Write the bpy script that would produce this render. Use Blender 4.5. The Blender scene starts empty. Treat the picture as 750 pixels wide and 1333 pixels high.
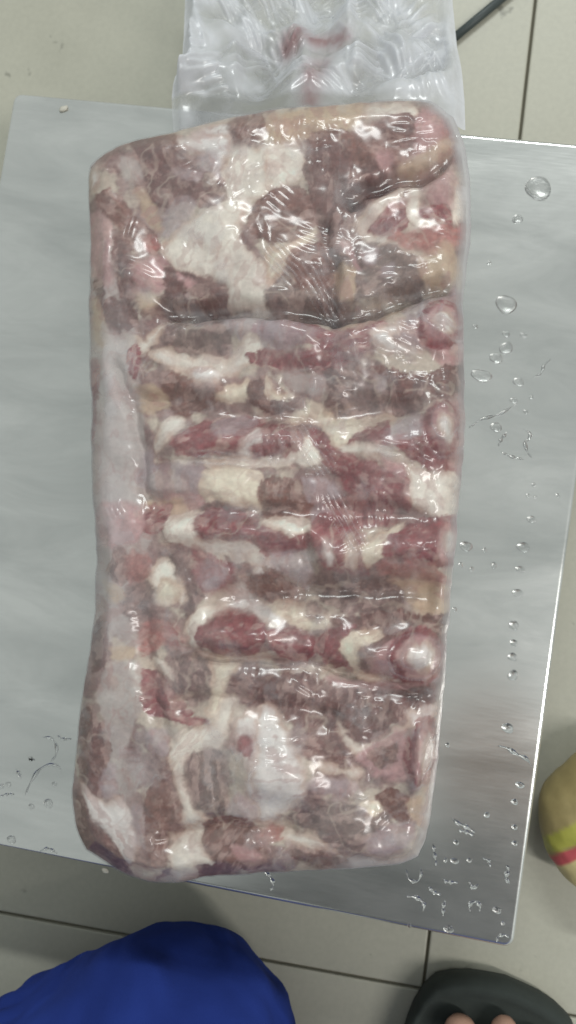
import bpy, bmesh, math
import numpy as np
from mathutils import Vector, Matrix

scene = bpy.context.scene
COL = scene.collection

# ------------------------------------------------------------------ camera
PLATE_Z = 0.10                      # top of the steel platform above the floor
FPX = 1100.0
CAM_LOC = np.array([0.0802, -0.0305, 0.4762 + PLATE_Z])
CAM_R = np.array([[0.98292, -0.14318, 0.11563],
                  [0.14949, 0.98761, -0.04784],
                  [-0.10735, 0.06431, 0.99214]])
cd = bpy.data.cameras.new('camera'); cam = bpy.data.objects.new('camera', cd); COL.objects.link(cam)
M4 = Matrix([list(CAM_R[i]) + [CAM_LOC[i]] for i in range(3)] + [[0, 0, 0, 1]])
cam.matrix_world = M4
cd.sensor_fit = 'VERTICAL'; cd.sensor_height = 36.0; cd.lens = FPX / 1333.0 * 36.0
cd.clip_start = 0.01; cd.clip_end = 50
cd.dof.use_dof = True; cd.dof.focus_distance = 0.405; cd.dof.aperture_fstop = 10.0
scene.camera = cam
scene.render.resolution_x = 576; scene.render.resolution_y = 1024

# ------------------------------------------------------------------ light
world = bpy.data.worlds.new('World'); scene.world = world; world.use_nodes = True
bg = world.node_tree.nodes['Background']
bg.inputs['Color'].default_value = (0.93, 1.0, 0.97, 1); bg.inputs['Strength'].default_value = 0.48

def lamp(name, loc, target, sx, sy, power, col):
    ld = bpy.data.lights.new(name, 'AREA'); ld.shape = 'RECTANGLE'; ld.size = sx; ld.size_y = sy
    ld.energy = power; ld.color = col
    o = bpy.data.objects.new(name, ld); COL.objects.link(o); o.location = loc
    o.rotation_euler = (Vector(target) - Vector(loc)).to_track_quat('-Z', 'Y').to_euler()
    return o
lamp('ceiling_tube_lamp', (1.55, -0.45, 2.1), (0.1, 0, 0.1), 0.10, 1.2, 24, (1.0, 0.98, 0.94))
lamp('ceiling_tube_lamp', (0.1, 2.1, 2.2), (0, 0, 0.1), 1.2, 0.10, 34, (0.95, 1.0, 0.98))

scene.view_settings.view_transform = 'Standard'; scene.view_settings.look = 'None'
scene.view_settings.exposure = 0.0; scene.view_settings.gamma = 1.0
scene.view_settings.use_curve_mapping = False

# ------------------------------------------------------------------ helpers
def unproj(px, py, z):
    """photo pixel -> point on the horizontal plane at height z (arrays allowed)"""
    px = np.asarray(px, float); py = np.asarray(py, float)
    dx, dy = (px - 375.0) / FPX, -(py - 666.5) / FPX
    d = [CAM_R[i, 0] * dx + CAM_R[i, 1] * dy - CAM_R[i, 2] for i in range(3)]
    t = (z - CAM_LOC[2]) / d[2]
    return np.stack([CAM_LOC[0] + d[0] * t, CAM_LOC[1] + d[1] * t, np.zeros_like(px) + z], -1)

def lin(c):
    c = np.asarray(c, float) / 255.0
    return np.where(c <= 0.04045, c / 12.92, ((c + 0.055) / 1.055) ** 2.4)

def tag(o, label=None, cat=None, group=None, kind=None):
    if label: o['label'] = label
    if cat: o['category'] = cat
    if group: o['group'] = group
    if kind: o['kind'] = kind
    return o

def empty(name, loc=(0, 0, 0), rz=0):
    o = bpy.data.objects.new(name, None); COL.objects.link(o); o.location = loc
    o.rotation_euler = (0, 0, rz); o.empty_display_size = 0.02
    return o

def mesh_obj(name, verts, faces, mat, parent=None, smooth=True):
    me = bpy.data.meshes.new(name)
    me.from_pydata([tuple(v) for v in verts], [], faces); me.update()
    if smooth: me.polygons.foreach_set('use_smooth', [True] * len(me.polygons))
    me.materials.append(mat)
    o = bpy.data.objects.new(name, me); COL.objects.link(o)
    if parent: o.parent = parent
    return o

def bm_obj(name, bm, mat, parent=None, smooth=True):
    me = bpy.data.meshes.new(name); bm.to_mesh(me); bm.free()
    if smooth: me.polygons.foreach_set('use_smooth', [True] * len(me.polygons))
    me.materials.append(mat)
    o = bpy.data.objects.new(name, me); COL.objects.link(o)
    if parent: o.parent = parent
    return o

def np_mesh(name, V, F4, mat, parent=None, normals=None, attrs=None):
    me = bpy.data.meshes.new(name)
    nv, nf = len(V), len(F4)
    me.vertices.add(nv); me.vertices.foreach_set('co', np.ascontiguousarray(V, dtype=np.float32).ravel())
    me.loops.add(nf * 4); me.loops.foreach_set('vertex_index', np.ascontiguousarray(F4, dtype=np.int32).ravel())
    me.polygons.add(nf)
    me.polygons.foreach_set('loop_start', np.arange(nf, dtype=np.int32) * 4)
    me.polygons.foreach_set('use_smooth', np.ones(nf, dtype=bool))
    me.update(calc_edges=True); me.validate()
    for k, a in (attrs or {}).items():
        if a.ndim == 2:
            at = me.attributes.new(k, 'FLOAT_COLOR', 'POINT')
            buf = np.ones((nv, 4), np.float32); buf[:, :3] = a; at.data.foreach_set('color', buf.ravel())
        else:
            at = me.attributes.new(k, 'FLOAT', 'POINT'); at.data.foreach_set('value', a.astype(np.float32))
    if normals is not None:
        me.normals_split_custom_set_from_vertices(normals.tolist())
    me.materials.append(mat)
    o = bpy.data.objects.new(name, me); COL.objects.link(o)
    if parent: o.parent = parent
    return o

# --- numpy noise
class Noise:
    def __init__(s, seed):
        r = np.random.RandomState(seed); s.t = r.rand(256, 256).astype(np.float32) * 2 - 1
    def __call__(s, x, y):
        xi = np.floor(x).astype(int); yi = np.floor(y).astype(int); fx = x - xi; fy = y - yi
        fx = fx * fx * fx * (fx * (fx * 6 - 15) + 10); fy = fy * fy * fy * (fy * (fy * 6 - 15) + 10)
        g = lambda a, b: s.t[a % 256, b % 256]
        return (g(xi, yi) * (1 - fx) + g(xi + 1, yi) * fx) * (1 - fy) + (g(xi, yi + 1) * (1 - fx) + g(xi + 1, yi + 1) * fx) * fy
def fbm(seed, x, y, sc, octs=4, gain=0.5):
    n = Noise(seed); o = 0; a = 1; t = 0
    c, sn = math.cos(0.6), math.sin(0.6)
    x, y = x / sc, y / sc
    for i in range(octs):
        o = o + a * n(x + 17.3 * i, y + 9.1 * i); t += a; a *= gain
        x, y = (c * x - sn * y) * 2.03, (sn * x + c * y) * 2.03
    return o / t
def ridged(seed, x, y, sc, octs=2):
    return (1 - np.abs(fbm(seed, x, y, sc, octs))) 
def sstep(a, b, x):
    t = np.clip((x - a) / (b - a), 0, 1); return t * t * (3 - 2 * t)
def blur(A, s):
    r = int(3 * s) + 1; k = np.exp(-0.5 * (np.arange(-r, r + 1) / s) ** 2); k /= k.sum()
    for ax in (0, 1):
        P = np.concatenate([np.repeat(np.take(A, [0], ax), r, ax), A, np.repeat(np.take(A, [-1], ax), r, ax)], ax)
        out = np.zeros_like(A)
        for i, w in enumerate(k):
            sl = [slice(None)] * 2; sl[ax] = slice(i, i + A.shape[ax]); out += w * P[tuple(sl)]
        A = out
    return A
def poly_sd(P, X, Y):
    """signed distance, positive inside"""
    P = np.asarray(P, float); d2 = np.full(X.shape, 1e18); ins = np.zeros(X.shape, bool)
    for i in range(len(P)):
        x0, y0 = P[i]; x1, y1 = P[(i + 1) % len(P)]
        ex, ey = x1 - x0, y1 - y0; L = ex * ex + ey * ey + 1e-9
        t = np.clip(((X - x0) * ex + (Y - y0) * ey) / L, 0, 1)
        d2 = np.minimum(d2, (X - x0 - t * ex) ** 2 + (Y - y0 - t * ey) ** 2)
        c = (y0 > Y) != (y1 > Y)
        xc = x0 + (Y - y0) / (ey if abs(ey) > 1e-9 else 1e-9) * ex
        ins ^= c & (X < xc)
    d = np.sqrt(d2); return np.where(ins, d, -d)
def line_d(P, X, Y):
    d2 = np.full(X.shape, 1e18)
    for (x0, y0), (x1, y1) in zip(P[:-1], P[1:]):
        ex, ey = x1 - x0, y1 - y0; L = ex * ex + ey * ey + 1e-9
        t = np.clip(((X - x0) * ex + (Y - y0) * ey) / L, 0, 1)
        d2 = np.minimum(d2, (X - x0 - t * ex) ** 2 + (Y - y0 - t * ey) ** 2)
    return np.sqrt(d2)

# --- materials
def new_mat(name):
    m = bpy.data.materials.new(name); m.use_nodes = True
    nt = m.node_tree; return m, nt, nt.nodes['Principled BSDF']
def N(nt, typ, **kw):
    n = nt.nodes.new(typ)
    for k, v in kw.items(): setattr(n, k, v)
    return n
def noise_node(nt, scale, detail=4, rough=0.55, coord='Object', dist=0.0, mapping=None):
    tc = N(nt, 'ShaderNodeTexCoord'); n = N(nt, 'ShaderNodeTexNoise')
    n.inputs['Scale'].default_value = scale; n.inputs['Detail'].default_value = detail
    n.inputs['Roughness'].default_value = rough; n.inputs['Distortion'].default_value = dist
    if mapping:
        mp = N(nt, 'ShaderNodeMapping'); mp.inputs['Scale'].default_value = mapping[0]
        mp.inputs['Rotation'].default_value = mapping[1]
        nt.links.new(tc.outputs[coord], mp.inputs['Vector']); nt.links.new(mp.outputs[0], n.inputs['Vector'])
    else:
        nt.links.new(tc.outputs[coord], n.inputs['Vector'])
    return n
def ramp(nt, src, stops):
    r = N(nt, 'ShaderNodeValToRGB'); e = r.color_ramp.elements
    while len(e) < len(stops): e.new(0.5)
    for i, (p, c) in enumerate(stops):
        e[i].position = p; e[i].color = tuple(c) + (1,) if len(c) == 3 else c
    nt.links.new(src, r.inputs['Fac']); return r
def bump(nt, src, strength, dist, prev=None):
    b = N(nt, 'ShaderNodeBump'); b.inputs['Strength'].default_value = strength; b.inputs['Distance'].default_value = dist
    nt.links.new(src, b.inputs['Height'])
    if prev: nt.links.new(prev.outputs[0], b.inputs['Normal'])
    return b
def g3(v): return (v, v, v)

def simple_mat(name, srgb, rough=0.5, metallic=0.0, var=0.12, scale=40, bmp=0.15, bdist=0.001, spec=0.5):
    m, nt, p = new_mat(name); c = lin(srgb)
    n = noise_node(nt, scale)
    r = ramp(nt, n.outputs['Fac'], [(0.25, tuple(c * (1 - var))), (0.75, tuple(np.minimum(c * (1 + var), 1)))])
    nt.links.new(r.outputs[0], p.inputs['Base Color'])
    p.inputs['Roughness'].default_value = rough; p.inputs['Metallic'].default_value = metallic
    p.inputs['Specular IOR Level'].default_value = spec
    if bmp:
        b = bump(nt, n.outputs['Fac'], bmp, bdist); nt.links.new(b.outputs[0], p.inputs['Normal'])
    return m

def steel_mat():
    m, nt, p = new_mat('brushed_steel')
    p.inputs['Metallic'].default_value = 0.86
    smear = noise_node(nt, 9, 5, 0.6, dist=0.6, mapping=((1, 3.2, 1), (0, 0, math.radians(35))))
    fine = noise_node(nt, 60, 4, 0.6, mapping=((1, 22, 1), (0, 0, math.radians(12))))
    big = noise_node(nt, 3.5, 3, 0.5)
    cr = ramp(nt, smear.outputs['Fac'], [(0.3, (0.60, 0.61, 0.595)), (0.7, (0.80, 0.80, 0.78))])
    nt.links.new(cr.outputs[0], p.inputs['Base Color'])
    a = N(nt, 'ShaderNodeMath', operation='MULTIPLY_ADD'); a.inputs[1].default_value = 0.10; a.inputs[2].default_value = 0.09
    nt.links.new(smear.outputs['Fac'], a.inputs[0])
    a2 = N(nt, 'ShaderNodeMath', operation='MULTIPLY_ADD'); a2.inputs[1].default_value = 0.10
    nt.links.new(fine.outputs['Fac'], a2.inputs[0]); nt.links.new(a.outputs[0], a2.inputs[2])
    nt.links.new(a2.outputs[0], p.inputs['Roughness'])
    b1 = bump(nt, big.outputs['Fac'], 0.06, 0.004); b2 = bump(nt, fine.outputs['Fac'], 0.02, 0.0003, b1)
    nt.links.new(b2.outputs[0], p.inputs['Normal'])
    return m

def tile_mat():
    m, nt, p = new_mat('ceramic_tile')
    n1 = noise_node(nt, 5, 5, 0.6); n2 = noise_node(nt, 260, 2, 0.6)
    c = lin((180, 178, 164))
    r1 = ramp(nt, n1.outputs['Fac'], [(0.3, tuple(c * 0.9)), (0.7, tuple(c * 1.08))])
    r2 = ramp(nt, n2.outputs['Fac'], [(0.3, g3(0.96)), (0.7, g3(1.03))])
    mx = N(nt, 'ShaderNodeMixRGB', blend_type='MULTIPLY'); mx.inputs[0].default_value = 1
    nt.links.new(r1.outputs[0], mx.inputs[1]); nt.links.new(r2.outputs[0], mx.inputs[2])
    # scuffs: sparse dark specks
    n3 = noise_node(nt, 38, 3, 0.75); r3 = ramp(nt, n3.outputs['Fac'], [(0.27, g3(0.62)), (0.33, g3(1.0))])
    mx2 = N(nt, 'ShaderNodeMixRGB', blend_type='MULTIPLY'); mx2.inputs[0].default_value = 1
    nt.links.new(mx.outputs[0], mx2.inputs[1]); nt.links.new(r3.outputs[0], mx2.inputs[2])
    nt.links.new(mx2.outputs[0], p.inputs['Base Color'])
    rr = ramp(nt, n1.outputs['Fac'], [(0.3, g3(0.32)), (0.7, g3(0.5))]); nt.links.new(rr.outputs[0], p.inputs['Roughness'])
    p.inputs['Specular IOR Level'].default_value = 0.35
    b = bump(nt, n2.outputs['Fac'], 0.1, 0.0004); nt.links.new(b.outputs[0], p.inputs['Normal'])
    return m

def meat_mat():
    m, nt, p = new_mat('meat')
    at = N(nt, 'ShaderNodeAttribute'); at.attribute_name = 'flesh'
    n1 = noise_node(nt, 420, 4, 0.65); n2 = noise_node(nt, 120, 5, 0.65, dist=0.8)
    r1 = ramp(nt, n1.outputs['Fac'], [(0.3, g3(0.93)), (0.7, g3(1.07))])
    r2 = ramp(nt, n2.outputs['Fac'], [(0.3, (0.95, 0.92, 0.92)), (0.7, (1.05, 1.06, 1.06))])
    mx = N(nt, 'ShaderNodeMixRGB', blend_type='MULTIPLY'); mx.inputs[0].default_value = 1
    mx2 = N(nt, 'ShaderNodeMixRGB', blend_type='MULTIPLY'); mx2.inputs[0].default_value = 1
    nt.links.new(at.outputs['Color'], mx.inputs[1]); nt.links.new(r1.outputs[0], mx.inputs[2])
    nt.links.new(mx.outputs[0], mx2.inputs[1]); nt.links.new(r2.outputs[0], mx2.inputs[2])
    nt.links.new(mx2.outputs[0], p.inputs['Base Color'])
    p.inputs['Roughness'].default_value = 0.55; p.inputs['Specular IOR Level'].default_value = 0.3
    b = bump(nt, n2.outputs['Fac'], 0.08, 0.0012); b2 = bump(nt, n1.outputs['Fac'], 0.08, 0.0005, b)
    nt.links.new(b2.outputs[0], p.inputs['Normal'])
    return m

def film_mat():
    m, nt, p = new_mat('plastic_film'); nt.nodes.remove(p)
    out = nt.nodes['Material Output']
    hz = N(nt, 'ShaderNodeAttribute'); hz.attribute_name = 'haze'
    tn = N(nt, 'ShaderNodeAttribute'); tn.attribute_name = 'tint'
    n1 = noise_node(nt, 55, 1.5, 0.5, dist=1.0); n2 = noise_node(nt, 160, 1, 0.5, dist=0.6)
    b1 = bump(nt, n1.outputs['Fac'], 0.10, 0.003); b2 = bump(nt, n2.outputs['Fac'], 0.03, 0.0007, b1)
    tr = N(nt, 'ShaderNodeBsdfTransparent'); tr.inputs['Color'].default_value = (0.985, 0.985, 0.985, 1)
    df = N(nt, 'ShaderNodeBsdfDiffuse'); nt.links.new(tn.outputs['Color'], df.inputs['Color'])
    tl = N(nt, 'ShaderNodeBsdfTranslucent'); nt.links.new(tn.outputs['Color'], tl.inputs['Color'])
    dm = N(nt, 'ShaderNodeMixShader'); dm.inputs[0].default_value = 0.4
    nt.links.new(df.outputs[0], dm.inputs[1]); nt.links.new(tl.outputs[0], dm.inputs[2])
    # haze varies a little over the film
    nz = N(nt, 'ShaderNodeMath', operation='MULTIPLY_ADD'); nz.inputs[1].default_value = 0.5; nz.inputs[2].default_value = 0.75
    nt.links.new(n1.outputs['Fac'], nz.inputs[0])
    hm = N(nt, 'ShaderNodeMath', operation='MULTIPLY'); hm.use_clamp = True
    nt.links.new(hz.outputs['Fac'], hm.inputs[0]); nt.links.new(nz.outputs[0], hm.inputs[1])
    mx = N(nt, 'ShaderNodeMixShader'); nt.links.new(hm.outputs[0], mx.inputs[0])
    nt.links.new(tr.outputs[0], mx.inputs[1]); nt.links.new(dm.outputs[0], mx.inputs[2])
    gl = N(nt, 'ShaderNodeBsdfGlossy'); gl.inputs['Roughness'].default_value = 0.22
    nt.links.new(b2.outputs[0], gl.inputs['Normal'])
    fr = N(nt, 'ShaderNodeFresnel'); fr.inputs['IOR'].default_value = 1.5; nt.links.new(b2.outputs[0], fr.inputs['Normal'])
    fm = N(nt, 'ShaderNodeMath', operation='MULTIPLY_ADD'); fm.inputs[1].default_value = 1.0; fm.inputs[2].default_value = 0.01
    nt.links.new(fr.outputs[0], fm.inputs[0])
    cl = N(nt, 'ShaderNodeMath', operation='MINIMUM'); cl.inputs[1].default_value = 0.13; nt.links.new(fm.outputs[0], cl.inputs[0])
    mx2 = N(nt, 'ShaderNodeMixShader'); nt.links.new(cl.outputs[0], mx2.inputs[0])
    nt.links.new(mx.outputs[0], mx2.inputs[1]); nt.links.new(gl.outputs[0], mx2.inputs[2])
    nt.links.new(mx2.outputs[0], out.inputs['Surface'])
    return m

def water_mat():
    m, nt, p = new_mat('water'); nt.nodes.remove(p)
    g = N(nt, 'ShaderNodeBsdfGlass'); g.inputs['IOR'].default_value = 1.33; g.inputs['Roughness'].default_value = 0.12
    n = noise_node(nt, 200, 2, 0.5); b = bump(nt, n.outputs['Fac'], 0.1, 0.001)
    nt.links.new(b.outputs[0], g.inputs['Normal'])
    nt.links.new(g.outputs[0], nt.nodes['Material Output'].inputs['Surface'])
    return m

STEEL = steel_mat(); TILE = tile_mat(); MEAT = meat_mat(); FILM = film_mat(); WATER = water_mat()
GROUT = simple_mat('grout', (112, 108, 94), 0.9, scale=120)
IRON = simple_mat('dark_frame_paint', (52, 54, 55), 0.5)
RUBBER = simple_mat('black_rubber', (34, 36, 36), 0.75, scale=90)

# ------------------------------------------------------------------ floor: grout bed and tiles
floor = mesh_obj('floor', [(-4, -4, -0.003), (4, -4, -0.003), (4, 4, -0.003), (-4, 4, -0.003)], [(0, 1, 2, 3)], GROUT)
tag(floor, kind='structure')
def tile_mesh(w, h):
    bm = bmesh.new(); bmesh.ops.create_cube(bm, size=1)
    for v in bm.verts: v.co = Vector((v.co.x * w, v.co.y * h, v.co.z * 0.008))
    bmesh.ops.bevel(bm, geom=[e for e in bm.edges if all(v.co.z > 0 for v in e.verts)], offset=0.0012, segments=2, profile=0.6, affect='EDGES')
    me = bpy.data.meshes.new('tile'); bm.to_mesh(me); bm.free(); me.materials.append(TILE); return me
# grout lines read from the photograph
vtop = unproj(691, 90, 0.0); vbot = unproj(553, 1232, 0.0)
h1 = unproj(40, 1195, 0.0); h2 = unproj(520, 1282, 0.0)
ang = math.atan2(h2[1] - h1[1], h2[0] - h1[0])
vx = (vtop + vbot) / 2
ca, sa = math.cos(ang), math.sin(ang)
# crossing of the two grout lines
def cross(p, d, q, e):
    A = np.array([[d[0], -e[0]], [d[1], -e[1]]]); t = np.linalg.solve(A, (q - p)[:2]); return p + np.array([d[0], d[1], 0]) * t[0]
crs = cross(h1, (ca, sa), vx, (-sa, ca))
TS = 0.80; GAP = 0.0019
tme = tile_mesh(TS - GAP, TS - GAP)
for i in range(-3, 3):
    for j in range(-3, 3):
        o = bpy.data.objects.new('tile', tme); COL.objects.link(o); o.parent = floor
        lx, ly = (i + 0.5) * TS, (j + 0.5) * TS
        o.location = (crs[0] + ca * lx - sa * ly, crs[1] + sa * lx + ca * ly, -0.004)
        o.rotation_euler = (0, 0, ang + (math.pi if (i + j) % 2 else 0))

# ------------------------------------------------------------------ steel platform
PW, PH = 0.36, 0.443
plat = empty('steel_platform', (0, 0, 0))
tag(plat, 'flat rectangular stainless steel platform, wet and smeared, under the wrapped meat', 'platform')
def rrect(w, h, rad, n=8):
    out = []
    for cx, cy, a0 in ((w / 2 - rad, h / 2 - rad, 0), (-w / 2 + rad, h / 2 - rad, 90), (-w / 2 + rad, -h / 2 + rad, 180), (w / 2 - rad, -h / 2 + rad, 270)):
        for i in range(n + 1):
            a = math.radians(a0 + 90 * i / n); out.append((cx + rad * math.cos(a), cy + rad * math.sin(a)))
    return out
vs, fs = [], []; EB = 0.0020
lev = [(0.0, PLATE_Z - 0.024), (0.0, PLATE_Z - EB - 0.004), (0.0, PLATE_Z - EB)] + \
      [(EB * (1 - math.cos(math.radians(a))), PLATE_Z - EB + EB * math.sin(math.radians(a))) for a in (22, 45, 67, 90)] + [(EB + 0.0006, PLATE_Z), (EB + 0.004, PLATE_Z)]
for d_, z_ in lev: vs += [(x, y, z_) for x, y in rrect(PW - 2 * d_, PH - 2 * d_, 0.0055 - min(d_, 0.004))]
nr = 36
for l in range(len(lev) - 1):
    for i in range(nr): fs.append((l * nr + i, l * nr + (i + 1) % nr, (l + 1) * nr + (i + 1) % nr, (l + 1) * nr + i))
fs.append(tuple((len(lev) - 1) * nr + i for i in range(nr)))
pan = mesh_obj('top_pan', vs, fs, STEEL, plat)
def box(name, x0, x1, y0, y1, z0, z1, mat, parent, bev=0.002):
    bm = bmesh.new(); bmesh.ops.create_cube(bm, size=1)
    for v in bm.verts:
        v.co = Vector(((x0 + x1) / 2 + v.co.x * (x1 - x0), (y0 + y1) / 2 + v.co.y * (y1 - y0), (z0 + z1) / 2 + v.co.z * (z1 - z0)))
    bmesh.ops.bevel(bm, geom=list(bm.edges), offset=bev, segments=2, affect='EDGES')
    return bm_obj(name, bm, mat, parent, smooth=False)
for s in (-1, 1):
    box('side_rail', s * 0.13 - 0.015, s * 0.13 + 0.015, -0.19, 0.19, 0.05, PLATE_Z - 0.0225, IRON, plat)
box('cross_beam', -0.114, 0.114, -0.02, 0.02, 0.052, PLATE_Z - 0.026, IRON, plat)
for sx in (-1, 1):
    for sy in (-1, 1):
        bm = bmesh.new()
        bmesh.ops.create_cone(bm, cap_ends=True, segments=24, radius1=0.017, radius2=0.012, depth=0.05,
                              matrix=Matrix.Translation((sx * 0.13, sy * 0.165, 0.025)))
        bm_obj('foot', bm, RUBBER, plat)

# ------------------------------------------------------------------ meat block
TOPZ = PLATE_Z + 0.078          # mean level of the top face
LEFT = [(125, 207), (114, 228), (117, 320), (115, 400), (118, 500), (118, 600), (122, 680), (125, 740), (120, 820), (108, 900), (100, 960), (93, 1030), (100, 1082), (112, 1108)]
RIGHT = [(584, 150), (600, 190), (606, 240), (607, 300), (602, 380), (604, 480), (605, 560), (599, 640), (592, 720), (585, 790), (580, 860), (575, 940), (565, 1020), (556, 1085), (544, 1114)]
TOP = [(125, 207), (160, 186), (230, 169), (300, 151), (380, 138), (440, 134), (520, 128), (560, 131), (584, 150)]
BOT = [(112, 1108), (150, 1131), (180, 1146), (220, 1150), (280, 1142), (350, 1136), (430, 1133), (510, 1128), (544, 1114)]
def resample(P, n, wob=0.0):
    P = np.asarray(P, float)
    # Catmull-Rom through the points
    Q = np.vstack([2 * P[0] - P[1], P, 2 * P[-1] - P[-2]]); out = []
    for i in range(1, len(Q) - 2):
        t = np.linspace(0, 1, 24, endpoint=False)[:, None]
        out.append(0.5 * (2 * Q[i] + (Q[i + 1] - Q[i - 1]) * t + (2 * Q[i - 1] - 5 * Q[i] + 4 * Q[i + 1] - Q[i + 2]) * t ** 2 + (-Q[i - 1] + 3 * Q[i] - 3 * Q[i + 1] + Q[i + 2]) * t ** 3))
    out = np.vstack(out + [P[-1:]])
    if wob: out = out + wob * np.stack([fbm(33, out[:, 0] * 0.9 + 40, out[:, 1], 26, 3), fbm(34, out[:, 0], out[:, 1] * 0.9, 26, 3)], 1)
    s = np.r_[0, np.cumsum(np.linalg.norm(np.diff(out, axis=0), axis=1))]; u = np.linspace(0, s[-1], n)
    return np.stack([np.interp(u, s, out[:, 0]), np.interp(u, s, out[:, 1])], 1)
def coons(nu, nv, grow=0.0):
    c = np.array([350.0, 650.0])
    L, Rr, T, B = (resample(p, n, 2.5) for p, n in ((LEFT, nv), (RIGHT, nv), (TOP, nu), (BOT, nu)))
    s = np.linspace(0, 1, nu)[None, :, None]; t = np.linspace(0, 1, nv)[:, None, None]
    G = (1 - t) * T[None] + t * B[None] + (1 - s) * L[:, None] + s * Rr[:, None] \
        - ((1 - s) * (1 - t) * T[0] + s * (1 - t) * T[-1] + (1 - s) * t * B[0] + s * t * B[-1])
    return G[..., 0], G[..., 1]
NU, NV = 330, 670
U, V = coons(NU, NV)
OUTLINE = np.vstack([resample(TOP, 60, 2.5), resample(RIGHT, 90, 2.5), resample(BOT, 60, 2.5)[::-1], resample(LEFT, 90, 2.5)[::-1]])

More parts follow.
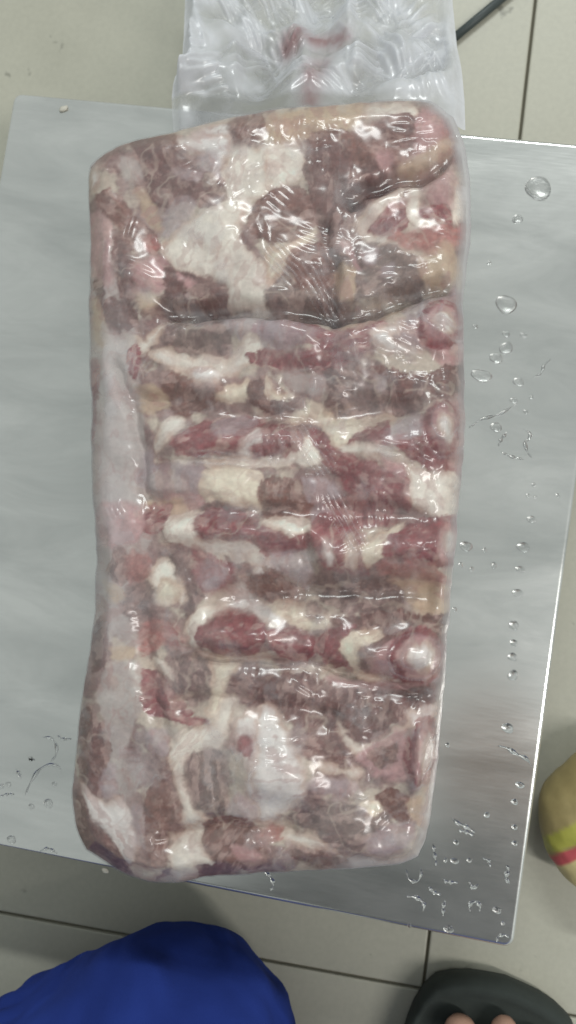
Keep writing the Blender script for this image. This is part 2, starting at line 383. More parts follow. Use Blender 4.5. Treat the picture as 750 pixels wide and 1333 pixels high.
# traced pieces: tile origin + scale, kind, polygon in that tile's coordinates; one F-tile G band paints a valley's shade
TL = {'A': (90, 180, .3733), 'B': (350, 180, .3733), 'C': (90, 420, .3733), 'D': (350, 420, .3733), 'E': (90, 660, .3733),
      'F': (350, 660, .3733), 'G': (80, 900, .3733), 'H': (340, 900, .3733), 'T': (100, 0, .4), 'U': (350, 0, .5333), 'P': (0, 0, 1)}
PIECES = """
P Q 118 300 150 300 180 430 190 560 200 660 190 760 150 830 118 830 122 700 116 560 114 420
T B 190 480 330 440 370 520 420 600 470 650 220 650
T F 470 560 600 500 740 490 750 560 700 600 620 600 600 640 480 640
T W 380 430 500 395 505 480 460 560 420 500
T B 500 400 600 370 610 460 530 520
T T 620 380 750 360 750 470 640 470
U T 0 280 150 255 240 250 200 330 100 350 0 340
U B 90 350 200 330 260 320 300 365 380 385 340 425 220 450 100 440
U F 240 260 340 250 360 280 280 310 250 320
U D 260 310 350 280 360 350 300 360
U P 360 270 420 270 440 320 380 380 350 395
U S 420 330 450 310 450 370 410 400
A F 335 390 380 340 430 290 520 250 550 215 545 130 560 60 640 35 750 30 750 150 700 160 690 200 620 240 605 310 600 370 640 420 690 450 715 490 720 560 680 595 600 600 545 585 535 530 470 505 430 480 380 465 345 430
A W 385 10 430 -5 560 -5 545 100 520 110 480 60 420 40
A D 215 0 330 0 380 40 440 90 500 140 545 180 545 230 500 260 450 240 410 200 380 215 320 245 270 210 240 150 260 100 230 50
A L 360 105 420 115 460 150 440 170 400 150 370 130
A L 340 260 400 210 450 240 440 270 400 310 350 365 325 330
A L 470 40 520 60 540 150 500 140 460 90
A P 65 270 130 280 160 400 165 500 110 530 75 450 60 330
A D 155 330 215 345 230 420 255 440 250 500 220 560 190 560 170 480 165 400
A B 90 200 150 190 230 280 300 330 330 380 300 420 240 390 180 310 120 270
A T 230 170 290 220 325 290 330 330 290 310 250 250
A S 270 350 320 350 325 395 285 405
A Q 180 60 240 80 260 130 230 160 180 120
A W 60 130 90 100 100 150 75 180
A P 255 440 345 430 345 490 330 545 260 560 225 550 245 510
A D 350 470 430 490 540 520 545 590 480 620 380 620 300 640 260 620 300 580 340 540
A T 250 570 320 570 290 620 255 610
A P 385 485 420 490 450 515 430 530 395 510
A D 150 570 230 570 240 650 160 690 130 620
A D 85 500 130 540 120 600 90 570
A T 80 560 120 600 140 720 90 720
B F 0 35 100 40 130 80 125 130 60 180 0 185
B B 0 190 60 180 110 190 150 230 160 310 130 330 90 380 0 380 -60 330 -50 240
B D 130 60 270 50 300 160 280 280 230 330 190 350 160 260
B D 300 120 420 110 480 150 400 200 310 260 290 200
B T 450 100 540 50 600 0 650 0 640 50 560 110 500 140
B P 380 60 440 70 430 120 390 110
B F 460 160 480 180 440 230 390 280 340 330 360 345 400 345 430 350 420 380 370 395 325 375 305 320 330 270 390 210
B R 440 240 480 230 480 320 440 340 350 330 400 280
B F 490 170 520 180 530 240 520 270 560 300 600 310 560 330 500 310 480 260
B P 530 130 640 110 650 240 560 230 540 180
B R 530 250 600 250 640 290 580 300 540 290
B S 440 340 690 300 680 360 580 410 520 400 440 380
B F 650 170 675 180 680 280 650 300 640 240
B G 250 420 330 380 430 390 520 430 560 480 520 530 400 560 300 600 230 620 200 560 220 470
B L 330 400 380 390 370 440 340 440
B P 250 380 290 390 330 470 300 460
B L 400 460 450 450 440 500 400 500
B T 530 430 640 370 670 440 650 490 540 520
B Y 0 510 50 490 100 430 160 350 150 330 80 400 0 400
B B 100 420 200 370 230 450 200 540 130 540 60 510
B G 0 540 60 520 130 560 200 560 220 640 120 640 0 600
B T 240 450 300 470 310 560 250 580 230 520
B R 0 640 150 660 250 690 350 650 400 630 360 723 0 723
B T 260 660 400 620 480 580 470 600 350 660 280 690
B L 480 590 680 530 685 723 440 723 480 650
B W 360 690 420 660 470 640 450 700 400 723
C Q 110 0 170 50 215 70 225 200 200 250 240 320 260 420 250 560 230 600 250 723 100 723 90 560 80 400 110 250 140 180
C R 85 150 105 170 100 300 75 410
C G 350 50 430 -10 560 10 570 110 520 130 420 120 350 90
C L 560 -5 750 -15 750 120 640 90 590 60
C F 250 40 280 60 350 0 300 90 260 120 245 90
C F 280 110 380 105 560 130 640 60 750 130 750 170 640 160 560 200 440 180 340 160
C R 220 100 250 90 260 130 240 200 220 160
C R 630 120 750 125 750 160 650 150
C B 340 210 400 190 450 220 540 220 540 260 480 300 430 310 400 330 345 310
C Y 510 270 560 225 640 210 640 260 580 290
C T 240 230 330 230 345 300 260 320
C D 630 230 700 200 750 260 750 320 690 300 640 280
C W 430 170 520 165 540 210 440 220
C R 370 430 430 370 520 350 640 330 680 350 670 400 600 430 500 460 420 470
C L 510 350 640 325 660 360 590 400 520 400
C F 300 430 350 340 410 340 380 400 330 450
C L 250 450 300 440 310 500 260 520
C W 600 450 650 380 740 370 750 400 660 440 640 490
C F 310 480 500 490 750 480 750 510 480 510
C R 640 450 750 410 750 470
C L 260 500 480 500 490 560 440 610 260 590
C Y 495 520 665 530 660 660 600 640 470 620
C B 670 560 750 550 750 660 680 660
C P 300 600 450 600 460 640 350 650
C T 270 620 400 620 400 680 280 660
C G 460 640 560 640 660 670 480 660
C F 350 680 470 660 460 723 340 723
C R 250 660 340 640 340 723 270 723
C R 480 660 650 670 640 723 470 723
D L -10 -10 150 30 140 90 60 110 -10 100
D R 20 160 140 110 260 60 300 50 360 110 280 150 180 170
D W 360 60 420 50 440 80 530 100 500 120 400 110
D P 480 40 560 10 680 0 680 130 600 150 520 60
D L 560 30 640 10 670 60 620 90 570 70
D D 280 200 330 170 440 170 560 180 680 150 660 240 560 280 540 310 430 330 300 330 200 290
D G 200 180 260 180 400 210 400 290 300 320 230 280
D L 370 190 410 200 410 250 380 250
D Y 0 190 30 240 70 260 130 270 200 300 240 330 430 330 380 370 300 430 240 440 200 400 150 340 80 350 0 270
D Q 60 190 180 200 190 250 100 250
D D -10 280 120 270 50 320 -10 310
D F -10 470 100 450 130 400 170 430 200 490 100 500 -10 490
D R -10 370 60 360 110 400 100 440 40 470 -10 460
D R 280 430 340 390 410 350 430 430 410 450 330 430
D F 240 440 310 430 400 450 480 490 400 480 260 470
D R 150 370 190 400 260 460 400 500 500 560 490 640 420 650 330 620 270 590 220 520 160 430
D R 440 420 520 420 600 470 650 520 620 540 560 510 480 470
D P 400 480 480 500 470 540 420 520
D L 430 370 520 320 540 400 500 420 440 420
D W 560 300 610 300 620 400 560 410 540 350
D P 620 280 680 260 680 500 640 520 610 450 625 380
D F 480 510 560 520 660 540 660 680 600 690 500 640
D B 20 570 100 560 170 590 160 650 80 690 0 650
D L 120 540 220 560 260 620 180 720 140 640
D R 200 640 330 620 440 660 430 700 200 723
E P 100 0 250 0 260 110 180 140 110 120
E F 350 40 470 10 460 120 360 120
E R 480 10 660 40 620 120 470 110
E R 650 110 700 60 750 70 750 160 690 160 640 130
E F 330 120 470 115 640 130 750 170 750 215 600 190 450 140
E B 150 180 190 140 210 230 180 260 140 230
E S 200 160 290 170 290 250 220 260
E F 290 230 330 170 380 200 420 290 410 340 320 330 300 290
E G 350 160 400 190 440 250 450 340 430 390 410 360 420 280 370 220
E R 450 150 520 190 590 200 560 260 480 300 450 220
E L 460 200 570 210 540 270 480 300
E Y 330 250 390 270 400 310 370 330 320 310
E G 210 280 280 260 300 330 250 380 200 370
E T 130 250 190 280 200 330 150 330
E W 540 320 600 250 640 230 700 190 750 200 750 240 640 260 660 330 750 335 750 400 690 400 600 360 520 370
E B 620 270 680 230 750 230 750 330 660 320
E F 440 370 520 340 560 360 480 420 470 480 430 490 420 420
E R 470 420 540 370 600 370 690 410 680 480 640 510 540 510 470 470
E S 240 430 310 390 400 430 420 490 330 480 260 520
E F 430 495 600 520 740 480 750 500 620 535 450 510
E D 80 420 130 390 140 480 120 560 80 560
E Q 160 380 210 380 240 450 240 490 180 460
E T 150 490 230 490 220 530 160 530
E Q 150 540 240 540 270 640 260 723 130 723 120 620
E R 270 580 330 590 400 680 430 723 300 723
E F 280 540 340 530 380 600 340 590
E G 370 510 500 540 500 640 450 680 390 640
E Y 500 520 600 540 560 620 560 723 490 723 500 640
E D 580 600 700 560 750 600 750 690 600 690
F B -10 -10 150 -10 150 30 -10 40
F L 150 0 220 0 220 90 170 100
F R 180 30 300 60 350 220 280 230 200 200 160 110
F F 265 110 290 100 305 200 280 205
F W 200 130 220 130 235 200 215 200
F Y 330 130 440 60 480 50 410 130 400 180 340 200 320 170
F R 410 120 480 60 580 40 640 60 580 120 600 200 540 180 440 170 400 150
F L 590 90 640 70 640 200 600 200
F S 370 190 540 190 640 250 600 270 480 250 400 240
F R -10 70 60 100 110 90 150 90 140 150 60 170 -10 160
F F -10 40 120 40 150 80 90 110 60 90 -10 60
F L 20 170 130 160 160 200 140 260 80 260 30 220
F G 160 240 300 240 420 250 480 290 480 370 300 360 180 330
F T 430 250 640 280 620 370 500 370 470 300
F B -10 210 60 240 120 290 80 320 -10 310
F Y -10 340 120 330 200 380 250 400 150 430 60 380
F G 140 340 200 350 190 390 150 390
F D 230 390 400 370 560 380 620 370 610 410 480 410 380 430 280 430
F R 20 430 80 420 160 470 130 530 40 500
F R 170 460 300 410 250 470 280 560 200 540
F D 360 440 440 420 560 410 620 460 610 560 590 640 520 630 420 600 340 570 320 500
F P 390 480 470 440 500 450 500 570 420 600 360 570
F Y 250 480 280 440 370 430 380 450 320 490 310 540 350 580 420 590 380 610 310 590 280 540
F W 480 450 540 455 565 500 540 570 490 590 430 600 470 560 500 510
F L 560 560 600 520 600 600 560 620
F F 60 580 160 550 280 590 200 575
F D -10 600 120 570 200 610 480 660 580 650 480 723 -10 723
F P 200 590 300 600 500 610 480 640 250 630
F W 470 710 580 690 540 723
G Q 140 0 300 0 260 120 210 250 210 350 150 330 170 200 150 80
G D 75 60 140 110 170 200 140 270 150 360 110 370 70 300
G L 160 240 205 250 200 350 160 370 145 320
G W 75 320 130 370 220 370 270 450 280 520 240 600 200 540 130 470 90 400
G Q 200 240 290 260 280 330 220 370
G D 55 370 100 420 180 510 230 590 230 620 120 600 60 520
G L 250 390 310 420 300 540 260 500
G B 300 380 350 300 390 330 430 450 400 560 330 600 310 500
G Y 240 600 320 610 370 600 350 650 280 665 250 640
G R 300 10 400 60 520 100 480 110 370 90 310 60
G L 300 130 370 130 380 220 310 200
G F 380 180 440 130 540 110 560 20 620 20 600 120 560 190 470 210 400 260
G F 405 230 440 230 450 320 470 400 510 440 490 480 440 470 420 400
G F 390 540 440 480 500 450 500 540 540 600 480 600 470 640 420 665 390 650
G G 450 230 520 205 580 220 580 420 530 435 470 390 450 310
G W 620 90 750 80 750 440 690 450 650 350 660 260 630 200
G R 615 170 650 140 670 190 640 210
G L 600 360 640 340 680 420 640 480 600 440
G B 500 460 600 430 680 480 700 600 560 640 480 660 500 610 550 600 510 540
G P 600 540 680 550 680 590 620 580
H D 50 0 350 0 600 30 500 80 380 150 300 170 180 120 60 60
H D 150 120 280 110 330 200 240 240 160 200
H F 270 110 340 185 400 165 510 100 600 55 590 85 470 140 350 212 300 175
H P 350 200 500 130 500 300 400 290 340 240
H B 380 210 470 180 470 230 410 260
H L 520 130 600 130 600 300 520 320
H W 510 70 600 50 600 100 530 110
H F 160 230 280 250 350 270 330 290 250 275
H L 170 290 330 300 300 360 180 330
H W -10 80 60 60 130 180 160 260 150 360 60 440 -10 450
H G 90 440 240 390 370 400 450 450 380 530 260 550 200 500
H Y 350 390 400 370 440 400 400 430
H B 410 350 500 350 540 430 480 440 420 390
H T 510 380 560 370 560 460 530 440
H L 370 520 450 460 530 470 510 540 400 570
H W 200 510 300 570 500 580 600 480 600 540 540 610 310 625 260 580
H B 90 540 160 520 250 570 310 610 150 600
H S -10 490 70 480 60 520 -10 530
H F 70 490 200 500 220 540 80 530
H W 600 100 640 60 620 300 600 440 600 520 560 440 590 280
"""
PAL = {'F': (222, 214, 203), 'Y': (221, 211, 192), 'W': (220, 214, 210), 'L': (166, 150, 154), 'R': (132, 62, 66), 'D': (106, 65, 60),
       'B': (118, 76, 67), 'T': (180, 157, 134), 'S': (166, 102, 96), 'P': (176, 134, 134), 'G': (108, 83, 80), 'Q': (178, 170, 166)}
NAMES = {'F': 'fat_piece', 'Y': 'fat_piece', 'W': 'membrane_piece', 'L': 'membrane_piece', 'Q': 'membrane_piece', 'R': 'lean_piece', 'D': 'lean_piece',
         'B': 'lean_piece', 'T': 'fat_piece', 'S': 'lean_piece', 'P': 'lean_piece', 'G': 'lean_piece'}  # G is dark lean, and for one valley band the shade put into colour
FATTY = 'FYWTQ'
polys = []
def curve(P):
    out = []; n = len(P)
    for i in range(n):
        a, b, c, d = P[i - 1], P[i], P[(i + 1) % n], P[(i + 2) % n]
        for t in (0, .25, .5, .75):
            out.append(0.5 * (2 * b + (c - a) * t + (2 * a - 5 * b + 4 * c - d) * t * t + (3 * b - a - 3 * c + d) * t ** 3))
    return np.array(out)
for ln in PIECES.strip().splitlines():
    w = ln.split(); ox, oy, sc = TL[w[0]]; c = np.array(w[2:], float).reshape(-1, 2)
    polys.append((w[1], curve(c * sc + np.array([ox, oy]))))

# rounded bone ends along the right side: dark rim, pale ring, pale core
for cx, cy, rx, ry, rot in ((541, 853, 40, 40, 0.3), (574, 562, 27, 42, 0.1), (580, 704, 22, 36, 0.1), (550, 975, 23, 46, 0.1), (572, 424, 30, 34, 0.4)):
    for sc_, kd in ((0.92, 'R'), (0.70, 'P'), (0.42, 'W')):
        a_ = np.linspace(0, 2 * math.pi, 28, endpoint=False)
        ex, ey = rx * sc_ * np.cos(a_), ry * sc_ * np.sin(a_)
        polys.append((kd, np.stack([cx + (1 - sc_) * 8 + ex * math.cos(rot) - ey * math.sin(rot), cy + ex * math.sin(rot) + ey * math.cos(rot)], 1)))
BONE0 = len(polys) - 15
# warped sampling position for natural, ragged edges
WX = U + 4 * fbm(1, U, V, 34, 3) + 2.4 * fbm(2, U, V, 9, 3)
WY = V + 4 * fbm(3, U, V, 34, 3) + 2.4 * fbm(4, U, V, 9, 3)
# base: mottled lean with fat seams
t1 = fbm(5, U, V, 40, 4); t2 = fbm(6, U * 0.7, V, 14, 3)
base = lin((150, 124, 119))[None, None] * np.ones(U.shape + (1,))
base = base + (lin((190, 177, 163)) - lin((150, 124, 119))) * sstep(-0.1, 0.25, t1 + 0.4 * t2)[..., None]
base = base + (lin((126, 92, 90)) - base) * sstep(0.15, 0.45, -t1 + 0.5 * t2)[..., None] * 0.8
fatw = sstep(0.1, 0.35, t1 + 0.4 * t2) * 0.5
idx = np.full(U.shape, -1); colr = base
rng = np.random.RandomState(4)
PH = np.zeros(U.shape)
SOFT = 4.0 * sstep(0.1, 0.45, fbm(19, U, V, 60, 3))
for k, (kind, P) in enumerate(polys):
    x0, y0 = P.min(0) - 14; x1, y1 = P.max(0) + 14
    m = (U > x0) & (U < x1) & (V > y0) & (V < y1)
    if not m.any(): continue
    sd = poly_sd(P, WX[m], WY[m])
    if kind in 'RDBG': sd = sd + 2.0 + 2.6 * fbm(14, WX[m], WY[m], 11, 3) + 1.6 * fbm(15, WX[m], WY[m] * 2, 5, 2)
    elif kind in 'FYW': sd = sd + 1.6 * fbm(16, WX[m], WY[m], 12, 3)
    soft = 2.0 if kind in 'FYRDB' else 3.5
    q = P - P.mean(0); ev, evec = np.linalg.eigh(q.T @ q); ax_ = evec[:, 1] if rng.rand() < 0.75 else evec[:, 0]
    aa = WX[m] * ax_[0] + WY[m] * ax_[1]; bb = -WX[m] * ax_[1] + WY[m] * ax_[0]
    fn = fbm(200 + k, aa * 0.28, bb + 3 * fbm(27, U[m], V[m], 20, 2), 8, 3)
    fw = fbm(400 + k, aa * 0.5, bb, 13, 3)
    sd = sd + 3.6 * fn + 3.2 * fw
    soft = soft + SOFT[m]
    w = sstep(-soft, soft, sd)
    c = lin(PAL[kind]) * (1 + rng.uniform(-0.08, 0.08))
    PH[m] = np.maximum(PH[m] * (1 - 0.6 * w), (0.0011 if kind in 'RLW' else 0.0007) * sstep(-2, 13, sd))
    if kind in 'RDBSPG':                                  # fibres run along the piece
        c = c * (1 + 0.30 * fn)[:, None]
        fk_ = np.maximum(sstep(0.17, 0.30, fn) * sstep(-0.2, 0.3, fbm(28, U[m], V[m], 30, 2)), 0.75 * sstep(0.24, 0.38, fw)) * 0.55
        c = c * (1 - fk_)[:, None] + lin((192, 164, 156)) * fk_[:, None]
    elif kind in 'FYWQLT':
        fk_ = sstep(0.20, 0.36, fw + 0.4 * fn) * (0.30 if kind in 'FY' else 0.45)
        c = c * (1 - fk_)[:, None] + lin((150, 104, 100)) * fk_[:, None]
        c = c * (1 + 0.10 * fn)[:, None]
    op = 0.95 if kind in 'FYRDBW' else (0.68 if kind in 'QL' else 0.85)
    colr[m] = colr[m] * (1 - w * op)[:, None] + c * (w * op)[:, None]
    fatw[m] = fatw[m] * (1 - w) + w * (1.0 if kind in FATTY else (0.5 if kind in 'LP' else 0.0))
    if kind in 'FYW':
        e = np.exp(-((sd - 1.5) / 4.0) ** 2) * (0.25 + 0.35 * sstep(-0.2, 0.3, fbm(26, U[m], V[m], 24, 2)))
        colr[m] = colr[m] * (1 - e)[:, None] + lin((176, 142, 124)) * e[:, None]
    ii = idx[m]; ii[w > 0.5] = k; idx[m] = ii
# frost and membrane soften the joins here and there
bl = np.stack([blur(colr[..., i], 5.0) for i in range(3)], -1)
bm_ = 0.30 * sstep(-0.05, 0.35, fbm(24, U, V, 48, 3))[..., None]
colr = colr * (1 - bm_) + bl * bm_
mem = sstep(0.1, 0.42, fbm(25, U, V, 38, 4))[..., None] * 0.10
colr = colr * (1 - mem) + lin((180, 156, 152)) * mem
# grain inside the pieces: pale flecks and dark fibres in the lean, pink veins in the fat
lean = 1 - fatw
wu_ = U + 10 * fbm(8, U, V, 40, 3); wv_ = V + 10 * fbm(18, U, V, 40, 3)
def streak(seed, sc, st):
    o = 0; tot = 0
    for q, an_ in enumerate((0.15, 1.2, -0.8)):
        m_ = sstep(-0.2, 0.25, fbm(seed + 3 + q, U, V, 90, 1)) + 0.05
        a_ = wu_ * math.cos(an_) + wv_ * math.sin(an_); b_ = -wu_ * math.sin(an_) + wv_ * math.cos(an_)
        o = o + m_ * fbm(seed + q, a_ * st, b_, sc, 3); tot = tot + m_
    return o / tot
flm = sstep(0.10, 0.27, streak(110, 7, 0.45)) * sstep(-0.25, 0.3, fbm(9, U, V, 45, 2)) * lean
drk = sstep(0.05, 0.4, streak(130, 11, 0.55)) * lean
colr = colr * (1 - 0.18 * drk)[..., None]
colr = colr + (lin((188, 166, 154)) - colr) * (0.22 * flm)[..., None]
vn = sstep(0.925, 0.985, ridged(140, U + 8 * fbm(141, U, V, 25, 3), V + 8 * fbm(142, U, V, 25, 3), 52, 3)) * sstep(-0.1, 0.25, fbm(143, U, V, 60, 2)) * lean
colr = colr + (lin((200, 184, 170)) - colr) * (0.35 * vn)[..., None]
fsp = sstep(0.28, 0.5, fbm(144, U, V, 4.5, 2)) * lean
colr = colr + (lin((196, 172, 160)) - colr) * (0.10 * fsp)[..., None]
gr = fbm(10, U, V * 1.2, 5, 3)
colr = colr * (1 + 0.17 * gr * (0.45 + lean))[..., None]
vein = sstep(0.88, 0.98, ridged(11, U, V, 30, 3)) * fatw
colr = colr + (lin((158, 120, 112)) - colr) * (0.22 * vein)[..., None]
blot = sstep(0.1, 0.5, fbm(12, U, V, 22, 3))
colr = colr + (lin((132, 84, 84)) - colr) * (0.12 * blot * fatw)[..., None]
pale = sstep(0.05, 0.45, fbm(13, U, V, 26, 4))
colr = colr + (lin((176, 152, 142)) - colr) * (0.08 * pale * lean)[..., None]
colr = np.clip(colr * (1.05 + 0.12 * fatw)[..., None], 0.02, 0.85)

# relief, metres
CREASE = [([(225, 408), (300, 402), (380, 412), (440, 421), (520, 392), (602, 368)], 0.0085, 11),
          ([(455, 262), (500, 245), (550, 228), (600, 196)], 0.0065, 9),
          ([(425, 300), (432, 350), (440, 420)], 0.004, 8),
          ([(150, 480), (178, 540), (184, 600), (192, 648)], 0.003, 7),
          ([(180, 520), (260, 530), (350, 545), (430, 545), (530, 530)], 0.004, 13),
          ([(200, 655), (300, 668), (370, 668), (450, 668), (590, 680)], 0.0035, 12),
          ([(300, 780), (400, 770), (470, 772), (585, 775)], 0.008, 20),
          ([(250, 845), (320, 858), (420, 870), (560, 905)], 0.004, 10),
          ([(190, 800), (200, 880), (215, 960)], 0.003, 10),
          ([(240, 910), (340, 915), (430, 930)], 0.003, 12),
          ([(400, 680), (410, 740)], 0.003, 7), ([(380, 1080), (300, 1075), (220, 1090)], 0.003, 10)]
RIDGE = [([(230, 440), (330, 432), (400, 445)], 0.004, 20), ([(460, 450), (590, 430)], 0.004, 25), ([(230, 580), (380, 575)], 0.004, 20),
         ([(480, 590), (590, 560)], 0.005, 28), ([(230, 690), (400, 692)], 0.004, 18), ([(430, 720), (585, 710)], 0.005, 24),
         ([(480, 850), (550, 850)], 0.007, 28), ([(270, 825), (350, 828)], 0.004, 22), ([(340, 1000), (370, 1000)], 0.005, 35), ([(555, 960), (545, 1010)], 0.005, 18), ([(545, 850), (548, 856)], 0.002, 30), ([(574, 550), (574, 572)], 0.002, 24), ([(578, 695), (578, 712)], 0.002, 22), ([(570, 418), (575, 430)], 0.0015, 26)]
def relief(U, V):
    D = poly_sd(OUTLINE, U, V); r = 30.0
    d = np.clip(D + 0.5, 0, r) / r
    prof = np.sqrt(np.clip(1 - (1 - d) ** 2, 0, 1))
    Z = PLATE_Z + 0.056 + 0.020 * prof
    Z = Z + 0.004 * sstep(0, 220, D)
    inn = sstep(4, 30, D)
    b = 0.0045 * fbm(20, U, V, 90, 3)
    for P, dep, wd in CREASE:
        q = line_d(P, U + 9 * fbm(21, U, V, 40, 3), V + 11 * fbm(22, U, V, 40, 3)); b = b - 1.6 * dep * np.exp(-(q / wd) ** 2)
    for P, hh, wd in RIDGE: b = b + 1.45 * hh * np.exp(-(line_d(P, U, V) / wd) ** 2)
    return Z, inn, b
Z, INN, RB = relief(U, V)
fine = 0.0008 * fbm(23, U, V, 12, 2) * (0.15 + lean) + blur(PH, 1.6)
ZM = Z + INN * (RB + fine)

# film that hugs the block: bridges the creases
FULLZ = ZM

def grid_xyz(U, V, Zs, Zb):
    X = unproj(U, V, TOPZ - 0.004 - 0.85 * np.maximum(TOPZ - 0.004 - Zb, 0)); X[..., 2] = Zs; return X
G3 = grid_xyz(U, V, ZM, Z)
# skirt rows: continue the block down to the platform, tucked in a little
def ring_idx(nu, nv):
    top = [(0, i) for i in range(nu)]; rt = [(j, nu - 1) for j in range(1, nv)]
    bt = [(nv - 1, i) for i in range(nu - 2, -1, -1)]; lf = [(j, 0) for j in range(nv - 2, 0, -1)]
    return top + rt + bt + lf
ring = ring_idx(NU, NV); rj = np.array(ring)
cen = np.array([G3[..., 0].mean(), G3[..., 1].mean()])
def skirt(G, rj, levels):
    E = G[rj[:, 0], rj[:, 1]].copy(); n = len(E)
    tang = np.roll(E, -3, 0) - np.roll(E, 3, 0); nrm = np.stack([tang[:, 1], -tang[:, 0]], 1)
    nrm /= np.linalg.norm(nrm, axis=1)[:, None] + 1e-9
    if ((E[:, :2] - cen) * nrm).sum(1).mean() < 0: nrm = -nrm
    for _ in range(30): nrm = (np.roll(nrm, 1, 0) + nrm + np.roll(nrm, -1, 0)) / 3
    return [np.c_[E[:, :2] + nrm * o, E[:, 2] + (zz - E[:, 2]) * f] for o, f, zz in levels]
block = empty('meat_block', (cen[0], cen[1], PLATE_Z))
tag(block, 'large rectangular frozen block of marbled red meat, fat and bone inside clear film', 'meat')
MW = Matrix.Translation((-cen[0], -cen[1], -PLATE_Z))
off = np.array([cen[0], cen[1], PLATE_Z])
# face index grid
ids = np.arange(NU * NV).reshape(NV, NU)
F = np.stack([ids[1:, :-1], ids[1:, 1:], ids[:-1, 1:], ids[:-1, :-1]], -1).reshape(-1, 4)
VV = G3.reshape(-1, 3) - off
dU = np.gradient(G3, axis=1); dV = np.gradient(G3, axis=0)
NRM = np.cross(dV, dU); NRM /= np.linalg.norm(NRM, axis=-1, keepdims=True)
if NRM[NV // 2, NU // 2, 2] < 0: NRM = -NRM
NRM = NRM.reshape(-1, 3)
fk = idx[:-1, :-1].reshape(-1)
# keep only the largest connected patch of each piece, the crumbs join the mass around them
def largest(M):
    L = np.where(M, np.arange(M.size).reshape(M.shape) + 1, 0)
    for _ in range(4000):
        P = np.pad(L, 1); B = np.maximum.reduce([L, P[:-2, 1:-1], P[2:, 1:-1], P[1:-1, :-2], P[1:-1, 2:]]) * M
        if (B == L).all(): break
        L = B
    v, c = np.unique(L[L > 0], return_counts=True)
    return L == v[c.argmax()]
fg = fk.reshape(NV - 1, NU - 1).copy()
for k in range(len(polys)):
    j, i = np.nonzero(fg == k)
    if len(j) < 90: continue
    sl = (slice(j.min(), j.max() + 1), slice(i.min(), i.max() + 1)); M = fg[sl] == k
    sub = fg[sl]; sub[M & ~largest(M)] = -1; fg[sl] = sub
fk = fg.reshape(-1)
cnt = np.bincount(fk[fk >= 0], minlength=len(polys))
CF = colr.reshape(-1, 3)
def sub_mesh(name, sel):
    f = F[sel]; used, inv = np.unique(f, return_inverse=True)
    return np_mesh(name, VV[used], inv.reshape(-1, 4), MEAT, block, normals=NRM[used], attrs={'flesh': CF[used]})
small = np.array([cnt[k] < 90 for k in range(len(polys))] + [True])
main_sel = small[fk]                         # -1 -> last entry
sub_mesh('lean_mass', main_sel)
for k in range(len(polys)):
    if not small[k]:
        sub_mesh('bone_end' if k >= BONE0 else NAMES[polys[k][0]], fk == k)
# sides of the block
lv = skirt(G3, rj, [(0, 0, 0), (0.0002, 0.3, PLATE_Z), (-0.0008, 0.6, PLATE_Z), (-0.004, 0.88, PLATE_Z), (-0.012, 1.0, PLATE_Z + 0.0012)])
n = len(rj); sv = np.vstack(lv) - off
sf = []
for l in range(len(lv) - 1):
    a = np.arange(n) + l * n; b = np.roll(np.arange(n), -1) + l * n
    sf.append(np.stack([a, b, b + n, a + n], 1))
sc = np.tile(colr[rj[:, 0], rj[:, 1]], (len(lv), 1))
sc *= (1 + 0.25 * fbm(31, np.tile(np.arange(n), len(lv)) * 1.0, np.repeat(np.arange(len(lv)), n) * 30.0, 25, 3))[:, None]
np_mesh('side_flesh', sv, np.vstack(sf), MEAT, block, attrs={'flesh': np.clip(sc, .02, .9)})

# ------------------------------------------------------------------ plastic bag
FU, FV = 300, 600
U2, V2 = coons(FU, FV)
Z2, INN2, RB2 = relief(U2, V2)
jj = np.linspace(0, NV - 1, FV).round().astype(int); ii = np.linspace(0, NU - 1, FU).round().astype(int)
PF = blur(PH, 2.5)[np.ix_(jj, ii)]
K = np.maximum(RB2 + PF, blur(RB2 + PF, 7.0) - 0.0003)
K = blur(K, 2.5)
D2 = poly_sd(OUTLINE, U2, V2)
# wrinkles: drawn-tight pleats in some places, slack in others
ax = fbm(40, U2, V2, 120, 2) * 2.2
xr = U2 * np.cos(ax) + V2 * np.sin(ax); yr = -U2 * np.sin(ax) + V2 * np.cos(ax)
wr = sstep(0.78, 0.99, ridged(41, U2 * 0.5 + 6 * fbm(42, U2, V2, 40, 2), V2 * 1.3, 16, 2)) * sstep(0.0, 0.4, fbm(43, U2, V2, 60, 2))
wr2 = sstep(0.8, 0.99, ridged(44, U2 * 1.2, V2 * 0.6 + 6 * fbm(45, U2, V2, 40, 2), 18, 2)) * sstep(0.05, 0.4, fbm(46, U2, V2, 55, 2))
arcs = np.zeros_like(U2)
for cx, cy, rx, ry, n0, amp in [(540, 852, 44, 38, 5, 1.0), (578, 555, 34, 44, 4, .9), (590, 410, 50, 40, 5, .8), (585, 700, 22, 34, 3, .8), (548, 975, 20, 44, 3, 1.0), (350, 1010, 44, 52, 4, .9), (530, 1085, 40, 32, 4, .7), (300, 610, 60, 16, 2, .6)]:
    rr = np.sqrt(((U2 - cx) / rx) ** 2 + ((V2 - cy) / ry) ** 2) + 0.12 * fbm(47, U2, V2, 22, 2)
    an = np.arctan2(V2 - cy, U2 - cx)
    arcs += amp * np.maximum(0, np.cos(rr * n0 * math.pi)) ** 3 * (rr < 1.35) * sstep(1.4, 0.7, rr) * (0.35 + 0.65 * sstep(-0.2, 0.6, np.sin(an * 1.0 + cx)))
